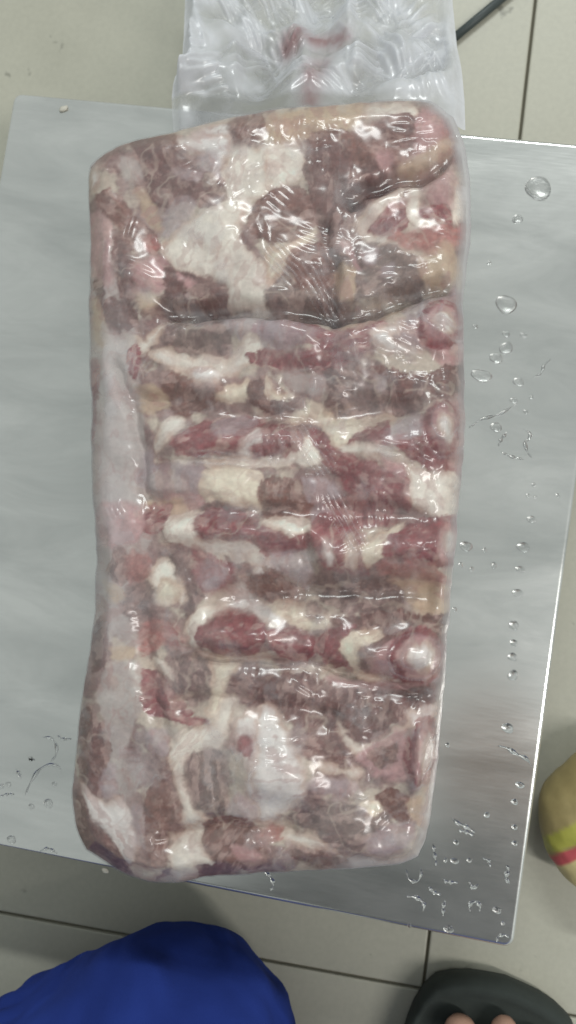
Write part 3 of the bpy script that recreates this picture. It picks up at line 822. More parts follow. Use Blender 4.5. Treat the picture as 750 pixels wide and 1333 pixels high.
for P, n0, sp in [([(352, 330), (392, 372)], 5, 7), ([(205, 470), (180, 495)], 3, 6), ([(260, 598), (330, 604)], 3, 7), ([(470, 715), (430, 640)], 4, 7), ([(390, 560), (430, 620)], 4, 7), ([(440, 420), (400, 360)], 4, 8)]:
    (xa, ya), (xb, yb) = P; L = math.hypot(xb - xa, yb - ya); tx, ty = (xb - xa) / L, (yb - ya) / L
    al = (U2 - xa) * tx + (V2 - ya) * ty; ac = -(U2 - xa) * ty + (V2 - ya) * tx + 2 * fbm(48, U2, V2, 18, 2)
    arcs += np.maximum(0, np.cos(ac / sp * 2 * math.pi)) ** 3 * (np.abs(ac) < sp * n0 / 2) * sstep(-8, 8, al) * sstep(L + 8, L - 8, al)
und = fbm(49, U2, V2, 22, 2)
def pleats(u, v, seed, n, box, lmin, lmax, wmin, wmax, angs, jit=0.35):
    rs = np.random.RandomState(seed); o = np.zeros_like(u)
    for q in range(n):
        x0, y0 = rs.uniform(box[0], box[2]), rs.uniform(box[1], box[3]); a0 = angs[rs.randint(len(angs))] + rs.uniform(-jit, jit)
        L = rs.uniform(lmin, lmax); w = rs.uniform(wmin, wmax); bend = rs.uniform(-0.004, 0.004)
        for rep in range(rs.randint(1, 5)):                     # pleats come in little parallel fans
            xs, ys = x0 - math.sin(a0) * rep * w * 3.2, y0 + math.cos(a0) * rep * w * 3.2
            m = (np.abs(u - xs) < L) & (np.abs(v - ys) < L)
            if not m.any(): continue
            al = (u[m] - xs) * math.cos(a0) + (v[m] - ys) * math.sin(a0); ac = -(u[m] - xs) * math.sin(a0) + (v[m] - ys) * math.cos(a0) + bend * al * al
            o[m] = np.maximum(o[m], np.exp(-(ac / w) ** 2) * sstep(L * 0.5, L * 0.25, np.abs(al)) * rs.uniform(0.5, 1))
    return o
PL = pleats(U2, V2, 5, 70, (120, 150, 600, 1120), 22, 75, 1.8, 3.2, (0.1, 0.9, -0.8, 1.5))
ZF = Z2 + 0.0012 + INN2 * (K + 0.0008) + 0.0004 * (wr + wr2) * INN2 + 0.0008 * arcs * INN2 + 0.0005 * PL * INN2 + 0.0005 * und * INN2

ZF = np.maximum(ZF, Z2 + INN2 * (RB2 + PF) + 0.0010)
GF = grid_xyz(U2, V2, ZF, Z2)
cf = np.array([350.0, 640.0])
# let the rim of the film stand off the block a little
rim = sstep(14, 0, D2)
nx = U2 - 352; ny = V2 - 640; 
grow = np.stack([np.sign(nx) * sstep(150, 240, np.abs(nx)), -np.sign(ny) * sstep(380, 500, np.abs(ny))], -1)
rgt = sstep(540, 590, U2) * sstep(430, 300, V2)
GF[..., 0] += 0.0020 * rgt * rim; haze_r = rgt * rim
GF[..., :2] += grow * (0.0002 * rim)[..., None]
bag = empty('plastic_bag', (cen[0], cen[1], PLATE_Z))
tag(bag, 'clear crumpled plastic bag wrapped tightly round the frozen meat, open neck at top', 'plastic bag')
haze = 0.085 + 0.05 * sstep(-0.1, 0.5, fbm(50, U2, V2, 50, 3)) + 0.16 * sstep(0.15, 0.5, fbm(51, U2, V2, 28, 4))
haze += 0.20 * sstep(205, 140, U2 + 14 * fbm(52, U2, V2, 60, 3)) * sstep(380, 470, V2) * sstep(900, 820, V2)
haze += 0.40 * sstep(15, 2, D2) * sstep(500, 580, U2) + 0.06 * (wr + wr2) + 0.22 * arcs
haze += 0.25 * sstep(30, 5, D2) * sstep(1040, 1090, V2) * sstep(400, 480, U2)
haze += 0.4 * haze_r + 0.06 * PL
tint = np.ones(U2.shape + (3,)) * lin((226, 226, 230))
ring2 = np.array(ring_idx(FU, FV))
lv = skirt(GF, ring2, [(0, 0, 0), (0.0006, 0.25, PLATE_Z), (0.0004, 0.6, PLATE_Z), (-0.001, 0.9, PLATE_Z), (0.001, 1.0, PLATE_Z + 0.0008)])
ids2 = np.arange(FU * FV).reshape(FV, FU)
F2 = np.stack([ids2[1:, :-1], ids2[1:, 1:], ids2[:-1, 1:], ids2[:-1, :-1]], -1).reshape(-1, 4)
nb = FU * FV; n = len(ring2)
vv = [GF.reshape(-1, 3)] + lv[1:]; ff = [F2]
prev = ids2[ring2[:, 0], ring2[:, 1]]
for l in range(1, len(lv)):
    cur = nb + (l - 1) * n + np.arange(n)
    ff.append(np.stack([prev, np.roll(prev, -1), np.roll(cur, -1), cur], 1)); prev = cur
hz_all = np.r_[haze.ravel(), np.full(n * (len(lv) - 1), 0.12)]
tn_all = np.vstack([tint.reshape(-1, 3), np.ones((n * (len(lv) - 1), 3)) * lin((226, 226, 230))])
np_mesh('tight_film', np.vstack(vv) - off, np.vstack(ff), FILM, bag, attrs={'haze': hz_all, 'tint': tn_all})

# loose neck of the bag, two crumpled layers running off past the platform
def neck_layer(name, dz, seed, amp, hz0):
    nu, nv = 260, 190
    s = np.linspace(0, 1, nu)[None, :] * np.ones((nv, 1)); t = np.linspace(0, 1, nv)[:, None] * np.ones((1, nu))
    vtop = -70.0
    topc = resample(TOP, 200)
    # lower border sits just on the block's rounded upper edge
    vb = np.array([[-70, 242, 590], [0, 239, 590], [60, 237, 596], [84, 236, 601], [96, 226, 603], [125, 222, 606], [165, 224, 607], [200, 226, 607]], float)
    s0 = np.linspace(0, 1, nu)
    ub = 224 + s0 * (604 - 224)
    yb = np.interp(ub, topc[:, 0], topc[:, 1]) + 12 + 6 * fbm(seed + 9, ub, ub * 0, 30, 2)
    yb = np.where(ub < 235, 178, yb)
    v = vtop + t * (yb[None] - vtop)
    ul = np.interp(v, vb[:, 0], vb[:, 1]); ur = np.interp(v, vb[:, 0], vb[:, 2])
    u = ul + s * (ur - ul) + 2.0 * fbm(seed + 8, s * 0 + v, v, 22, 2) * (1 - np.abs(2 * s - 1))
    prof = np.interp(v, [-70, 0, 60, 100, 125, 150, 175], [0.050, 0.070, 0.094, 0.112, 0.124, 0.134, 0.142])
    lowleft = sstep(330, 240, u) * sstep(70, 130, v)
    prof = prof * (1 - lowleft) + (PLATE_Z + 0.008) * lowleft
    rs = np.random.RandomState(seed); crum = 0 * u
    wu = u + 10 * fbm(seed + 1, u, v, 60, 2); wv = v + 10 * fbm(seed + 3, u, v, 60, 2)
    for q in range(12):
        an_ = rs.uniform(0, math.pi); wl = rs.uniform(70, 220)
        ph_ = (wu * math.cos(an_) + wv * math.sin(an_)) / wl + rs.rand()
        tri = np.abs(2 * (ph_ - np.floor(ph_ + 0.5)))
        loc = sstep(-0.25, 0.25, fbm(seed + 20 + q, u, v, 70, 1))
        crum = crum + (tri - 0.5) * loc * (wl / 80.0) * 0.5
    msk = sstep(140, 90, v) * sstep(0, 0.06, s) * sstep(1, 0.94, s)
    z = prof + dz + amp * crum * (0.12 + 0.88 * msk)
    pl_ = pleats(u, v, seed + 5, 44, (240, -60, 600, 125), 40, 120, 2.0, 3.8, (0.9, 0.7, -0.5, 0.1)) * msk
    z += 0.0034 * pl_
    z += 0.0004 * fbm(seed + 4, u, v, 14, 2) * (0.25 + .75 * msk)
    z -= 0.004 * (sstep(0.04, 0, s) + sstep(0.96, 1, s))
    h = hz0 * (0.5 + 1.0 * sstep(-0.25, 0.5, fbm(seed + 5, u, v, 40, 3)) + 0.5 * sstep(0.2, 0.8, crum) + 0.9 * pl_)
    h = h + 0.5 * sstep(266, 250, u + 4 * fbm(seed + 6, u, v, 18, 2)) * sstep(128, 118, v) + 0.22 * sstep(560, 600, u)
    h = h + 0.25 * np.exp(-((v - 122 + 2 * fbm(seed + 7, u, v, 20, 2)) / 4) ** 2) * sstep(275, 255, u)
    h = h * (1 - 0.55 * sstep(118, 128, v) * sstep(560, 480, u))
    tn = np.ones(u.shape + (3,)) * lin((236, 237, 242))
    smear = np.exp(-(line_d([(372, 52), (395, 42), (425, 47), (446, 55)], u, v) / 13) ** 2) * 0.6 + np.exp(-(line_d([(415, 85), (408, 110), (404, 135)], u, v) / 15) ** 2) * 0.6
    smear = smear * (0.6 + 0.4 * sstep(-0.4, 0.4, fbm(seed + 11, u, v, 12, 3)))
    if True:
        tn = tn + (lin((150, 78, 80)) - tn) * np.clip(smear * 1.2, 0, 1)[..., None]; h = h + (0.40 if dz > 0 else 0.3) * smear
    X = unproj(u, v, 0.0)
    # each point at its own height
    dx, dy = (u - 375.0) / FPX, -(v - 666.5) / FPX
    d = [CAM_R[i, 0] * dx + CAM_R[i, 1] * dy - CAM_R[i, 2] for i in range(3)]
    tt = (prof + dz - CAM_LOC[2]) / d[2]
    X = np.stack([CAM_LOC[0] + d[0] * tt, CAM_LOC[1] + d[1] * tt, z], -1)
    i2 = np.arange(nu * nv).reshape(nv, nu)
    f = np.stack([i2[1:, :-1], i2[1:, 1:], i2[:-1, 1:], i2[:-1, :-1]], -1).reshape(-1, 4)
    np_mesh(name, X.reshape(-1, 3) - off, f, FILM, bag, attrs={'haze': np.clip(h, 0, .95).ravel(), 'tint': tn.reshape(-1, 3)})
neck_layer('neck_film', 0.009, 60, 0.016, 0.55)
neck_layer('neck_film', -0.007, 80, 0.010, 0.34)

# ------------------------------------------------------------------ water on the steel
def drop_mesh(seed, squash, el):
    r = np.random.RandomState(seed); bm = bmesh.new(); seg, rings = 28, 7
    ph = r.rand(3) * 6.28; rows = []
    for j in range(rings):
        a = j / rings * math.pi / 2; row = []
        for i in range(seg):
            t = 2 * math.pi * i / seg
            k = 1 + 0.07 * math.sin(2 * t + ph[0]) + 0.05 * math.sin(3 * t + ph[1])
            row.append(bm.verts.new((math.cos(a) ** 0.8 * k * math.cos(t) * el, math.cos(a) ** 0.8 * k * math.sin(t), squash * math.sin(a))))
        rows.append(row)
    top = bm.verts.new((0, 0, squash))
    for j in range(rings - 1):
        for i in range(seg):
            bm.faces.new((rows[j][i], rows[j][(i + 1) % seg], rows[j + 1][(i + 1) % seg], rows[j + 1][i]))
    for i in range(seg): bm.faces.new((rows[-1][i], rows[-1][(i + 1) % seg], top))
    bm.faces.new(rows[0][::-1])
    me = bpy.data.meshes.new('water_droplet'); bm.to_mesh(me); bm.free()
    me.polygons.foreach_set('use_smooth', [True] * len(me.polygons)); me.materials.append(WATER); return me
dmes = [drop_mesh(s, q, e) for s, q, e in ((1, .42, 1), (2, .5, 1.1), (3, .38, 1.25), (4, .5, .95))]
PXM = 1100.0 / 0.4762
def drop(px, py, r, label, group=None, k=0, sx=1.0, ang=0.0, thin=0.42):
    o = bpy.data.objects.new('water_droplet', dmes[k % 4]); COL.objects.link(o)
    p = unproj(px, py, PLATE_Z + 0.0003); o.location = p; s = r / PXM
    o.scale = (s * sx, s, s * thin); o.rotation_euler = (0, 0, ang)
    tag(o, label, 'water drop', group)
    return o
drop(701, 245, 16, 'largest round water drop near the top right of the steel platform', k=0, thin=.42)
drop(659, 396, 12, 'second largest round water drop, alone between two clusters on the steel', k=1, thin=.45)
drop(674, 285, 5.5, 'small drop just below left of the largest water drop', k=2, ang=.6)
drop(637, 342, 2.6, 'tiny lone drop close to the upper right side of the bag', k=3)
ORD = ['topmost', 'second', 'third', 'fourth', 'fifth', 'sixth', 'seventh', 'eighth', 'ninth', 'tenth', 'eleventh', 'twelfth', 'thirteenth', 'fourteenth', 'fifteenth']
def nth(i): return ORD[i] + ('' if i == 0 else ' from the top')
GA = 'cluster of drops on the steel right of the bag, above the middle'
for i, (x, y, r, sx) in enumerate(sorted([(659, 435, 4.2, 1), (659, 453, 8, 1.1), (646, 466, 7, 1.15), (627, 489, 8, 1.5), (675, 497, 5.5, 1), (692, 517, 2.6, 1), (669, 521, 3.6, 1.3), (685, 536, 3, 1), (646, 556, 6, 1), (619, 425, 3, 1), (682, 436, 3, 1.2)], key=lambda q: q[1])):
    drop(x, y, r, nth(i) + ' water drop of the cluster right of the bag above the middle', GA, i, sx)
GB = 'drops on the steel right of the bag, beside the platform edge'
for i, (x, y, r, sx) in enumerate(sorted([(692, 676, 4.5, 1.2), (607, 711, 6.5, 1.1), (681, 712, 6, 1.1), (677, 741, 4, 1.2), (631, 716, 3, 1), (643, 736, 4, .8), (614, 741, 3, 1), (695, 631, 2.6, 1), (688, 645, 2.4, 1), (697, 647, 2.2, 1), (674, 772, 5, 1.3), (592, 793, 2.6, 1), (726, 645, 2.4, 1), (600, 735, 3, 1)], key=lambda q: q[1])):
    drop(x, y, r, nth(i) + ' of the small water beads on bright steel right of the bag', GB, i, sx)
GC = 'column of four drops below the beads'
for i, (x, y, r) in enumerate([(669, 814, 6), (669, 837, 4.5), (667, 855, 5), (668, 879, 6.5)]):
    drop(x, y, r, nth(i) + ' drop in the column of four near the right platform edge', GC, i)
drop(661, 948, 6, 'drop below the column of four, on the dark reflection', k=2)
GD = 'specks of water near the bottom right corner of the platform'
for i, (x, y, r, sx) in enumerate(sorted([(670, 1044, 3.6, 1), (677, 1022, 4, 1.3), (670, 1077, 3.4, 1), (670, 1098, 3, 1), (594, 1097, 3.2, 1), (634, 1061, 3.6, 1.1), (580, 1120, 3, .8), (592, 1121, 3.6, 1.3), (611, 1120, 3, 1), (647, 1185, 4, 1.1), (584, 1210, 4.5, 1.3), (533, 1205, 2.6, 1), (583, 970, 3, 1), (655, 1202, 2.6, 1)], key=lambda q: q[1])):
    drop(x, y, r, nth(i) + ' water speck near the bottom right corner of the platform', GD, i, sx)
GE = 'drops on the lower left of the platform'
for i, (x, y, r) in enumerate(sorted([(63, 1046, 6), (15, 1093, 5), (41, 1050, 3.5), (71, 1021, 3), (11, 1021, 3), (2, 1024, 3.5), (40, 988, 3)], key=lambda q: q[1])):
    drop(x, y, r, nth(i) + ' little water drop on the lower left of the platform', GE, i)

def rivulet(pts, w, label, group, h=0.14, closed=False):
    P = resample(pts, max(14, int(len(pts) * 9))); n = len(P)
    C = unproj(P[:, 0], P[:, 1], PLATE_Z + 0.0003); W = w / PXM
    tg = np.gradient(C, axis=0); nn = np.stack([-tg[:, 1], tg[:, 0]], 1); nn /= np.linalg.norm(nn, axis=1)[:, None] + 1e-12
    t = np.linspace(0, 1, n); env = np.sqrt(np.clip(np.sin(math.pi * np.clip(t, 0.004, 0.996)), 0.02, 1)) * (0.75 + 0.35 * np.sin(t * 17 + pts[0][0]))
    vs, fs = [], []; K = 9
    for i in range(n):
        for k in range(K):
            a = math.pi * k / (K - 1); e = W * env[i]
            vs.append((C[i, 0] + nn[i, 0] * math.cos(a) * e, C[i, 1] + nn[i, 1] * math.cos(a) * e, C[i, 2] + h * 2 * math.sin(a) * e))
    for i in range(n - 1):
        for k in range(K):
            a, b = i * K + k, i * K + (k + 1) % K
            fs.append((a, b, b + K, a + K))
    fs.append(tuple(range(K))[::-1]); fs.append(tuple((n - 1) * K + k for k in range(K)))
    cpt = C.mean(0); o = mesh_obj('water_streak', np.array(vs) - cpt, fs, WATER); o.location = cpt
    bm = bmesh.new(); bm.from_mesh(o.data); bmesh.ops.recalc_face_normals(bm, faces=bm.faces); bm.to_mesh(o.data); bm.free()
    tag(o, label, 'water streak', group); return o
def tp(tile, s, l): return [(tile[0] + a * s, tile[1] + b * s) for a, b in l]
R1 = (550, 180); s1 = .33
rivulet(tp(R1, s1, [(185, 1140), (240, 1106), (300, 1090), (345, 1062), (372, 1045)]), 2.2, 'thin slanting water trickle touching the right side of the bag', None)
rivulet(tp(R1, s1, [(300, 1212), (312, 1185), (335, 1158)]), 2.4, 'left edge of the water outline below the slanting trickle', None)
rivulet(tp(R1, s1, [(400, 1148), (424, 1165), (418, 1188), (404, 1200), (414, 1235), (430, 1258)]), 2.4, 'wavy right edge of the water outline below the slanting trickle', None)
rivulet(tp(R1, s1, [(312, 1238), (350, 1255), (400, 1266)]), 2.0, 'bottom edge of the water outline below the slanting trickle', None)
rivulet(tp(R1, s1, [(505, 870), (480, 895), (468, 925), (440, 942)]), 1.8, 'short broken trickle nearest the right photo edge among the drops', None)
R2 = (520, 960); s2 = .307
rivulet(tp(R2, s2, [(420, 36), (455, 45), (500, 72), (540, 92), (562, 125)]), 3.0, 'pale curved streak of water below the dark reflection', None)
GS = 'wet squiggles at the bottom right corner of the platform'
for i, (l, w) in enumerate(sorted([([(222, 340), (245, 362), (285, 380), (322, 405)], 3.0), ([(250, 395), (285, 402), (318, 418)], 2.6), ([(143, 450), (150, 500), (156, 545)], 2.4),
             ([(352, 512), (380, 525), (385, 552)], 2), ([(455, 540), (462, 565), (450, 592), (468, 620)], 3.2), ([(183, 598), (200, 612), (250, 616)], 2.6),
             ([(296, 608), (312, 640), (338, 622)], 2.4), ([(122, 632), (145, 656), (176, 668)], 2.8), ([(30, 674), (75, 680), (104, 708), (100, 738)], 2.8),
             ([(196, 688), (186, 720), (186, 758)], 2.6), ([(300, 738), (298, 710), (320, 697), (342, 715), (340, 738)], 2.8), ([(198, 822), (205, 806), (225, 802)], 2.4),
             ([(412, 868), (420, 845), (445, 838), (468, 850)], 2.2), ([(28, 560), (40, 600), (70, 612), (90, 590), (92, 545)], 2), ([(405, 735), (415, 722), (424, 740)], 2.2)], key=lambda q: q[0][0][1])):
    rivulet(tp(R2, s2, l), w, nth(i) + ' wet squiggle near the bottom right corner of the platform', GS)
R3 = (0, 850); s3 = .2667
GL = 'curved water outlines on the lower left of the platform'
for i, (l, w) in enumerate(sorted([([(205, 410), (250, 418), (275, 455), (272, 500), (248, 530)], 2.2), ([(278, 404), (308, 420), (348, 420)], 1.8), ([(122, 695), (150, 632), (190, 572), (240, 546), (288, 556), (298, 590)], 2.4),
             ([(78, 568), (92, 590), (102, 614)], 2.6), ([(196, 968), (235, 955), (278, 978)], 2.0), ([(140, 520), (170, 522)], 1.8), ([(0, 700), (40, 690), (70, 690)], 1.8)], key=lambda q: q[0][0][1])):
    rivulet(tp(R3, s3, l), w, nth(i) + ' curved water outline on the lower left of the platform', GL)
rivulet([(344, 1134), (352, 1142), (356, 1152), (352, 1160)], 2.6, 'curl of water hanging below the lower edge of the bag', None)

# small scraps
SCRAP = simple_mat('fat_scrap', (196, 192, 180), 0.5, scale=200)
def scrap(px, py, r, sx, ang, label):
    bm = bmesh.new(); bmesh.ops.create_icosphere(bm, subdivisions=2, radius=1)
    rr = np.random.RandomState(int(px))
    for v in bm.verts: v.co *= 1 + rr.uniform(-.22, .22); v.co.z = max(v.co.z, -.25)
    s = r / PXM
    for v in bm.verts: v.co = Vector((v.co.x * s * sx, v.co.y * s, (v.co.z + .25) * s * .6))
    o = bm_obj('fat_scrap', bm, SCRAP); o.location = unproj(px, py, PLATE_Z + 0.0003); o.rotation_euler = (0, 0, ang)
    tag(o, label, 'scrap'); return o
scrap(83, 142, 4, 1.7, .5, 'small white scrap of fat near the top left corner of the steel')
scrap(137, 1133, 3, 1.6, -.2, 'tiny white scrap at the lower edge of the steel under the bag')

# ------------------------------------------------------------------ dark rod on the floor
ROD = simple_mat('dark_rod_paint', (58, 66, 66), 0.5)
a = unproj(560, 66, 0.012); b = unproj(700, -50, 0.012)
bm = bmesh.new(); d = Vector(b - a)
bmesh.ops.create_cone(bm, cap_ends=True, segments=20, radius1=0.0029, radius2=0.0029, depth=d.length)
bmesh.ops.bevel(bm, geom=[e for e in bm.edges if abs(e.verts[0].co.z - e.verts[1].co.z) < 1e-6], offset=0.0008, segments=2, affect='EDGES')
rod = bm_obj('metal_rod', bm, ROD); rod.rotation_euler = d.to_track_quat('Z', 'Y').to_euler(); mid = (a + b) / 2
rod.location = (mid[0], mid[1], 0.0032)
tag(rod, 'thin dark rod lying on the tiles beside the bag neck', 'rod')

# ------------------------------------------------------------------ coloured packet on the floor at the right
def packet_mat():
    m, nt, p = new_mat('printed_packet'); tc = N(nt, 'ShaderNodeTexCoord')
    at = N(nt, 'ShaderNodeAttribute'); at.attribute_name = 'print'
    n = noise_node(nt, 60, 3); r = ramp(nt, n.outputs['Fac'], [(0.3, g3(.85)), (0.7, g3(1.1))])
    mx = N(nt, 'ShaderNodeMixRGB', blend_type='MULTIPLY'); mx.inputs[0].default_value = 1
    nt.links.new(at.outputs['Color'], mx.inputs[1]); nt.links.new(r.outputs[0], mx.inputs[2]); nt.links.new(mx.outputs[0], p.inputs['Base Color'])
    p.inputs['Roughness'].default_value = 0.45
    b = bump(nt, n.outputs['Fac'], .4, .002); nt.links.new(b.outputs[0], p.inputs['Normal']); return m
PK = packet_mat()
pc = unproj(790, 1062, 0.025)
nu, nv = 120, 70
th = np.linspace(0, 2 * math.pi, nu, endpoint=False)[None, :] * np.ones((nv, 1)); ph = np.linspace(-math.pi / 2 + .02, math.pi / 2 - .02, nv)[:, None] * np.ones((1, nu))
X = 0.040 * np.cos(ph) * np.cos(th); Y = 0.046 * np.cos(ph) * np.sin(th); Zp = 0.026 * np.sin(ph)
k = 1 + 0.10 * fbm(91, X * 1000 + 300, Y * 1000 + Zp * 600 + 300, 30, 3); X, Y, Zp = X * k, Y * k, Zp * k
sx_, sy_ = unproj(740, 1100, .04) - unproj(712, 1062, .04), 0
dirv = np.array([0.80, -0.60])
s = X * dirv[0] + Y * dirv[1] + 0.003 * fbm(92, X * 1000 + 300, Y * 1000 + 300, 25, 2) + 0.15 * (X + .03) ** 2 * 8
c = np.ones(X.shape + (3,)) * lin((166, 150, 104))
def band(c, lo, hi, col): 
    w = sstep(lo - .0008, lo + .0008, s) * sstep(hi + .0008, hi - .0008, s); return c * (1 - w)[..., None] + lin(col) * w[..., None]
c = band(c, -0.020, -0.010, (180, 178, 84)); c = band(c, -0.009, -0.002, (196, 92, 96)); c = band(c, -0.0015, 0.06, (208, 194, 142))
i2 = np.arange(nu * nv).reshape(nv, nu); nx2 = np.roll(i2, -1, 1)
f = np.stack([i2[:-1], nx2[:-1], nx2[1:], i2[1:]], -1).reshape(-1, 4)
pk = np_mesh('plastic_packet', np.stack([X, Y, Zp], -1).reshape(-1, 3), f, PK, attrs={'print': c.reshape(-1, 3)})
pk.location = (pc[0], pc[1], 0.0265)
tag(pk, 'rounded yellowish packet with green and red bands at the right photo edge', 'packet')

# ------------------------------------------------------------------ kneeling person: legs in blue, one foot in a dark slipper
def capsules(name, chains, mat, voxel, parent=None, smooth_it=6):
    bm = bmesh.new()
    for ch in chains:
        for (p, r), (q, s) in zip(ch[:-1], ch[1:]):
            p, q = Vector(p), Vector(q); L = (q - p).length; m = max(2, int(L / (min(r, s) * 0.35)))
            for i in range(m + 1):
                t = i / m; rad = r + (s - r) * t
                bmesh.ops.create_icosphere(bm, subdivisions=2, radius=rad, matrix=Matrix.Translation(p.lerp(q, t)))
    o = bm_obj(name, bm, mat, parent)
    md = o.modifiers.new('remesh', 'REMESH'); md.mode = 'VOXEL'; md.voxel_size = voxel; md.use_smooth_shade = True
    sm = o.modifiers.new('smooth', 'SMOOTH'); sm.iterations = smooth_it; sm.factor = 0.5
    return o
SKIN = simple_mat('skin', (168, 132, 114), 0.6, scale=60, var=.08)
m_, nt, p = new_mat('blue_trousers'); n1 = noise_node(nt, 900, 2); n2 = noise_node(nt, 14, 3)
r1 = ramp(nt, n2.outputs['Fac'], [(.3, tuple(lin((34, 50, 116)))), (.7, tuple(lin((44, 64, 142))))]); nt.links.new(r1.outputs[0], p.inputs['Base Color'])
p.inputs['Roughness'].default_value = .95; p.inputs['Specular IOR Level'].default_value = .1
n3 = noise_node(nt, 9, 1.5, 0.5, dist=1.4, mapping=((1.6, 0.5, 1), (0, 0, 0.5)))
b0 = bump(nt, n3.outputs['Fac'], .8, .035); b = bump(nt, n1.outputs['Fac'], .35, .0006, b0); nt.links.new(b.outputs[0], p.inputs['Normal']); BLUE = m_
SOLE = simple_mat('slipper_foam', (50, 56, 53), 0.9, scale=120)
SHIRT = simple_mat('dark_shirt', (40, 46, 52), 0.9, scale=200)

ft = unproj(648, 1364, 0.028)                         # toe line of the right foot
kn = unproj(222, 1394, 0.078)                         # left knee on the floor
fx, fy = ft[0], ft[1]
fdir = Vector((0.10, 1.0, 0)).normalized(); fside = Vector((fdir.y, -fdir.x, 0))
def fp(f, s, z): v = Vector((fx, fy, 0)) + fdir * f + fside * s; return (v.x, v.y, z)
hipL = (kn[0] + 0.03, kn[1] - 0.28, 0.30); hipR = (kn[0] + 0.21, kn[1] - 0.30, 0.30)
pel = (kn[0] + 0.12, kn[1] - 0.30, 0.33); ankR = fp(-0.185, 0.0, 0.095); kneeR = (ankR[0] + 0.02, ankR[1] + 0.10, 0.43)
kneeR = (fx + 0.10, fy - 0.16, 0.40)
chest = (pel[0] + 0.11, pel[1] + 0.17, 0.66); neck = (chest[0] + 0.03, chest[1] + 0.11, 0.79); head = (neck[0] + 0.015, neck[1] + 0.09, 0.89)
shL = (chest[0] - 0.17, chest[1] + 0.02, 0.72); shR = (chest[0] + 0.17, chest[1] + 0.02, 0.72)
body = [[(pel, .10), (chest, .115), (neck, .055), (head, .085)], [(shL, .055), (chest, .09), (shR, .055)],
        [(pel, .09), (hipL, .075), (tuple(kn), .052), ((kn[0] - 0.05, kn[1] - 0.36, .055), .04)],
        [(pel, .09), (hipR, .075), (kneeR, .055), (ankR, .036), (fp(-0.09, 0, .055), .03), (fp(-0.045, 0.005, .040), .026)],
        [(ankR, .036), (fp(-0.225, 0, .045), .030)],
        [(fp(-0.10, 0.02, .040), .026), (fp(-0.045, 0.03, .036), .020)], [(fp(-0.10, -0.02, .040), .026), (fp(-0.045, -0.022, .036), .022)],
        # arms reaching forward with the camera
        [(shR, .05), (fp(-0.04, 0.20, .62), .040), (fp(0.12, 0.06, .70), .030)], [(shL, .05), (kn[0] - .12, kn[1] - .16, .60, ) and ((kn[0] - .12, kn[1] - .20, .60), .040), ((kn[0] + .02, kn[1] - .10, .68), .030)]]
toes = [(-0.036, 0.008, .0112), (-0.0115, 0.017, .0092), (0.0115, 0.014, .0088), (0.0315, -0.004, .0084), (0.049, -0.020, .0080)]
for s_, f_, r_ in toes:
    s_ += 0.012
    body.append([(fp(-0.05, s_ * 0.85, .036), r_ * 1.15), (fp(-0.022 + f_, s_, .036), r_), (fp(f_ - 0.004, s_ * 1.02, .031), r_ * .98)])
person = capsules('person', body, SKIN, 0.0033, smooth_it=3)
tag(person, 'person in blue trousers and dark slipper kneeling at the lower edge', 'person')
tro = capsules('trousers', [[(pel, .12), (hipL, .098), ((kn[0] - .02, kn[1] - .13, .19), .088), (tuple(kn), .072)], [(tuple(kn), .070), ((kn[0] - .05, kn[1] - 0.34, .068), .058)],
                            [(tuple(kn), .071), (tuple(unproj(115, 1428, .078)), .070), (tuple(unproj(-40, 1505, .078)), .070), (tuple(unproj(-200, 1580, .078)), .070)],
                            [(pel, .12), (hipR, .098), (kneeR, .074), ((ankR[0], ankR[1], .15), .055)]], BLUE, 0.005, person, 10)
tex = bpy.data.textures.new('folds', 'CLOUDS'); tex.noise_scale = 0.05
dm = tro.modifiers.new('folds', 'DISPLACE'); dm.texture = tex; dm.strength = 0.012; dm.texture_coords = 'GLOBAL'; dm.mid_level = .5
tex2 = bpy.data.textures.new('creases', 'MARBLE'); tex2.noise_scale = 0.07; tex2.turbulence = 4; tex2.marble_type = 'SHARP'
d2 = tro.modifiers.new('creases', 'DISPLACE'); d2.texture = tex2; d2.strength = 0.018; d2.texture_coords = 'GLOBAL'; d2.mid_level = .5
capsules('shirt', [[(pel, .118), (chest, .135), ((neck[0], neck[1] - .02, neck[2] - .05), .075)], [(shL, .075), (chest, .10), (shR, .075)],
                   [(shR, .068), (fp(-0.04, 0.20, .62), .055)], [(shL, .068), ((kn[0] - .12, kn[1] - .20, .60), .055)]], SHIRT, 0.008, person, 8)

HAIR = simple_mat('black_hair', (24, 22, 22), 0.5, scale=300)
capsules('hair', [[((head[0], head[1] - .02, head[2] + .03), .088), ((head[0], head[1] - .04, head[2] - .02), .080)]], HAIR, 0.006, person, 4)

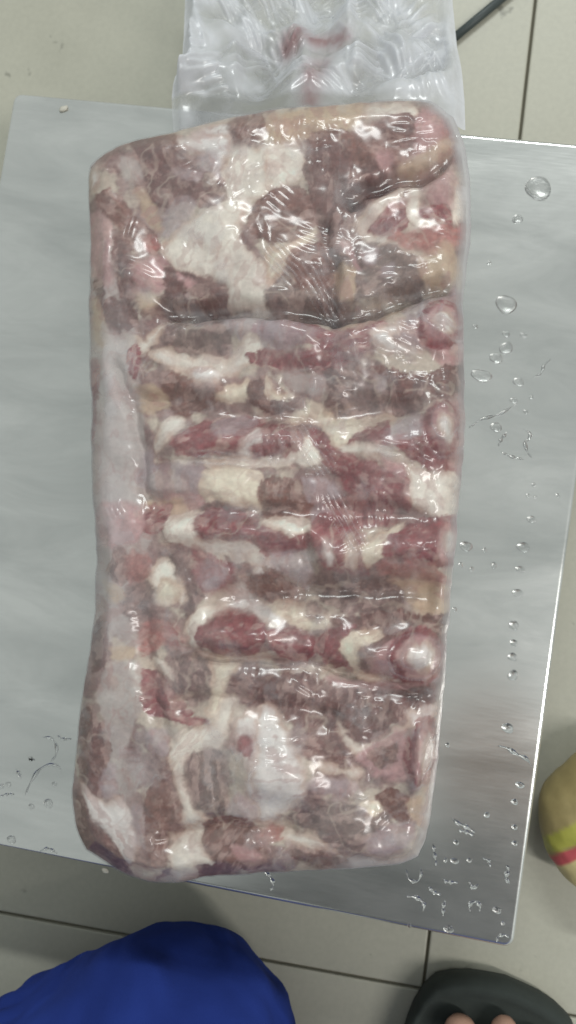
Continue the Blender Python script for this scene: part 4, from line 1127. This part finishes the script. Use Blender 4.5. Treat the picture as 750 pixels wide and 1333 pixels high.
# slipper: sole, footbed rim, strap
slip = empty('slipper', (fx, fy, 0)); tag(slip, 'dark slide slipper on the foot at the bottom right', 'slipper')
def outline(grow):
    P = [(0.034, 0), (0.030, .026), (0.018, .046), (-0.02, .056), (-.09, .048), (-.16, .040), (-.225, .036), (-.255, .018), (-.262, 0),
         (-.255, -.018), (-.225, -.036), (-.16, -.038), (-.09, -.046), (-0.02, -.054), (0.018, -.046), (0.030, -.026), (0.034, 0)]
    q = resample(P, 64)[:-1]; c = q.mean(0); d = q - c; L = np.linalg.norm(d, axis=1)[:, None]; return c + d * (1 + grow / L)
def loft(levels):
    vs, fs = [], []; n = 63
    for g, z in levels:
        for f_, s_ in outline(g): v = fp(f_, s_, z); vs.append((v[0] - fx, v[1] - fy, v[2]))
    for l in range(len(levels) - 1):
        for i in range(n): a, b = l * n + i, l * n + (i + 1) % n; fs.append((a, a + n, b + n, b))
    fs.append(tuple(range(n))); fs.append(tuple(range((len(levels) - 1) * n, len(levels) * n))[::-1]); return vs, fs
vs, fs = loft([(-.004, 0.0005), (0, .004), (.001, .014), (-.001, .0225), (-.004, .0245), (-.008, .0225), (-.012, .021)])
mesh_obj('sole', vs, fs, SOLE, slip)
vs, fs = [], []
na, nb_ = 25, 9
for i in range(na):
    a = math.pi * i / (na - 1)
    for side in (0, 1):
        for j in range(nb_):
            f_ = -0.155 + 0.105 * j / (nb_ - 1); rr = (0.058 if side else 0.052)
            v = fp(f_, math.cos(a) * rr, 0.018 + math.sin(a) * (0.058 if side else .052) * (1.12 - 0.25 * j / (nb_ - 1))); vs.append((v[0] - fx, v[1] - fy, v[2]))
q = lambda i, s, j: (i * 2 + s) * nb_ + j
for i in range(na - 1):
    for j in range(nb_ - 1):
        fs.append((q(i, 1, j), q(i, 1, j + 1), q(i + 1, 1, j + 1), q(i + 1, 1, j))); fs.append((q(i, 0, j), q(i + 1, 0, j), q(i + 1, 0, j + 1), q(i, 0, j + 1)))
    for j in (0, nb_ - 1): fs.append((q(i, 0, j), q(i, 1, j), q(i + 1, 1, j), q(i + 1, 0, j)))
mesh_obj('strap', vs, fs, SOLE, slip)
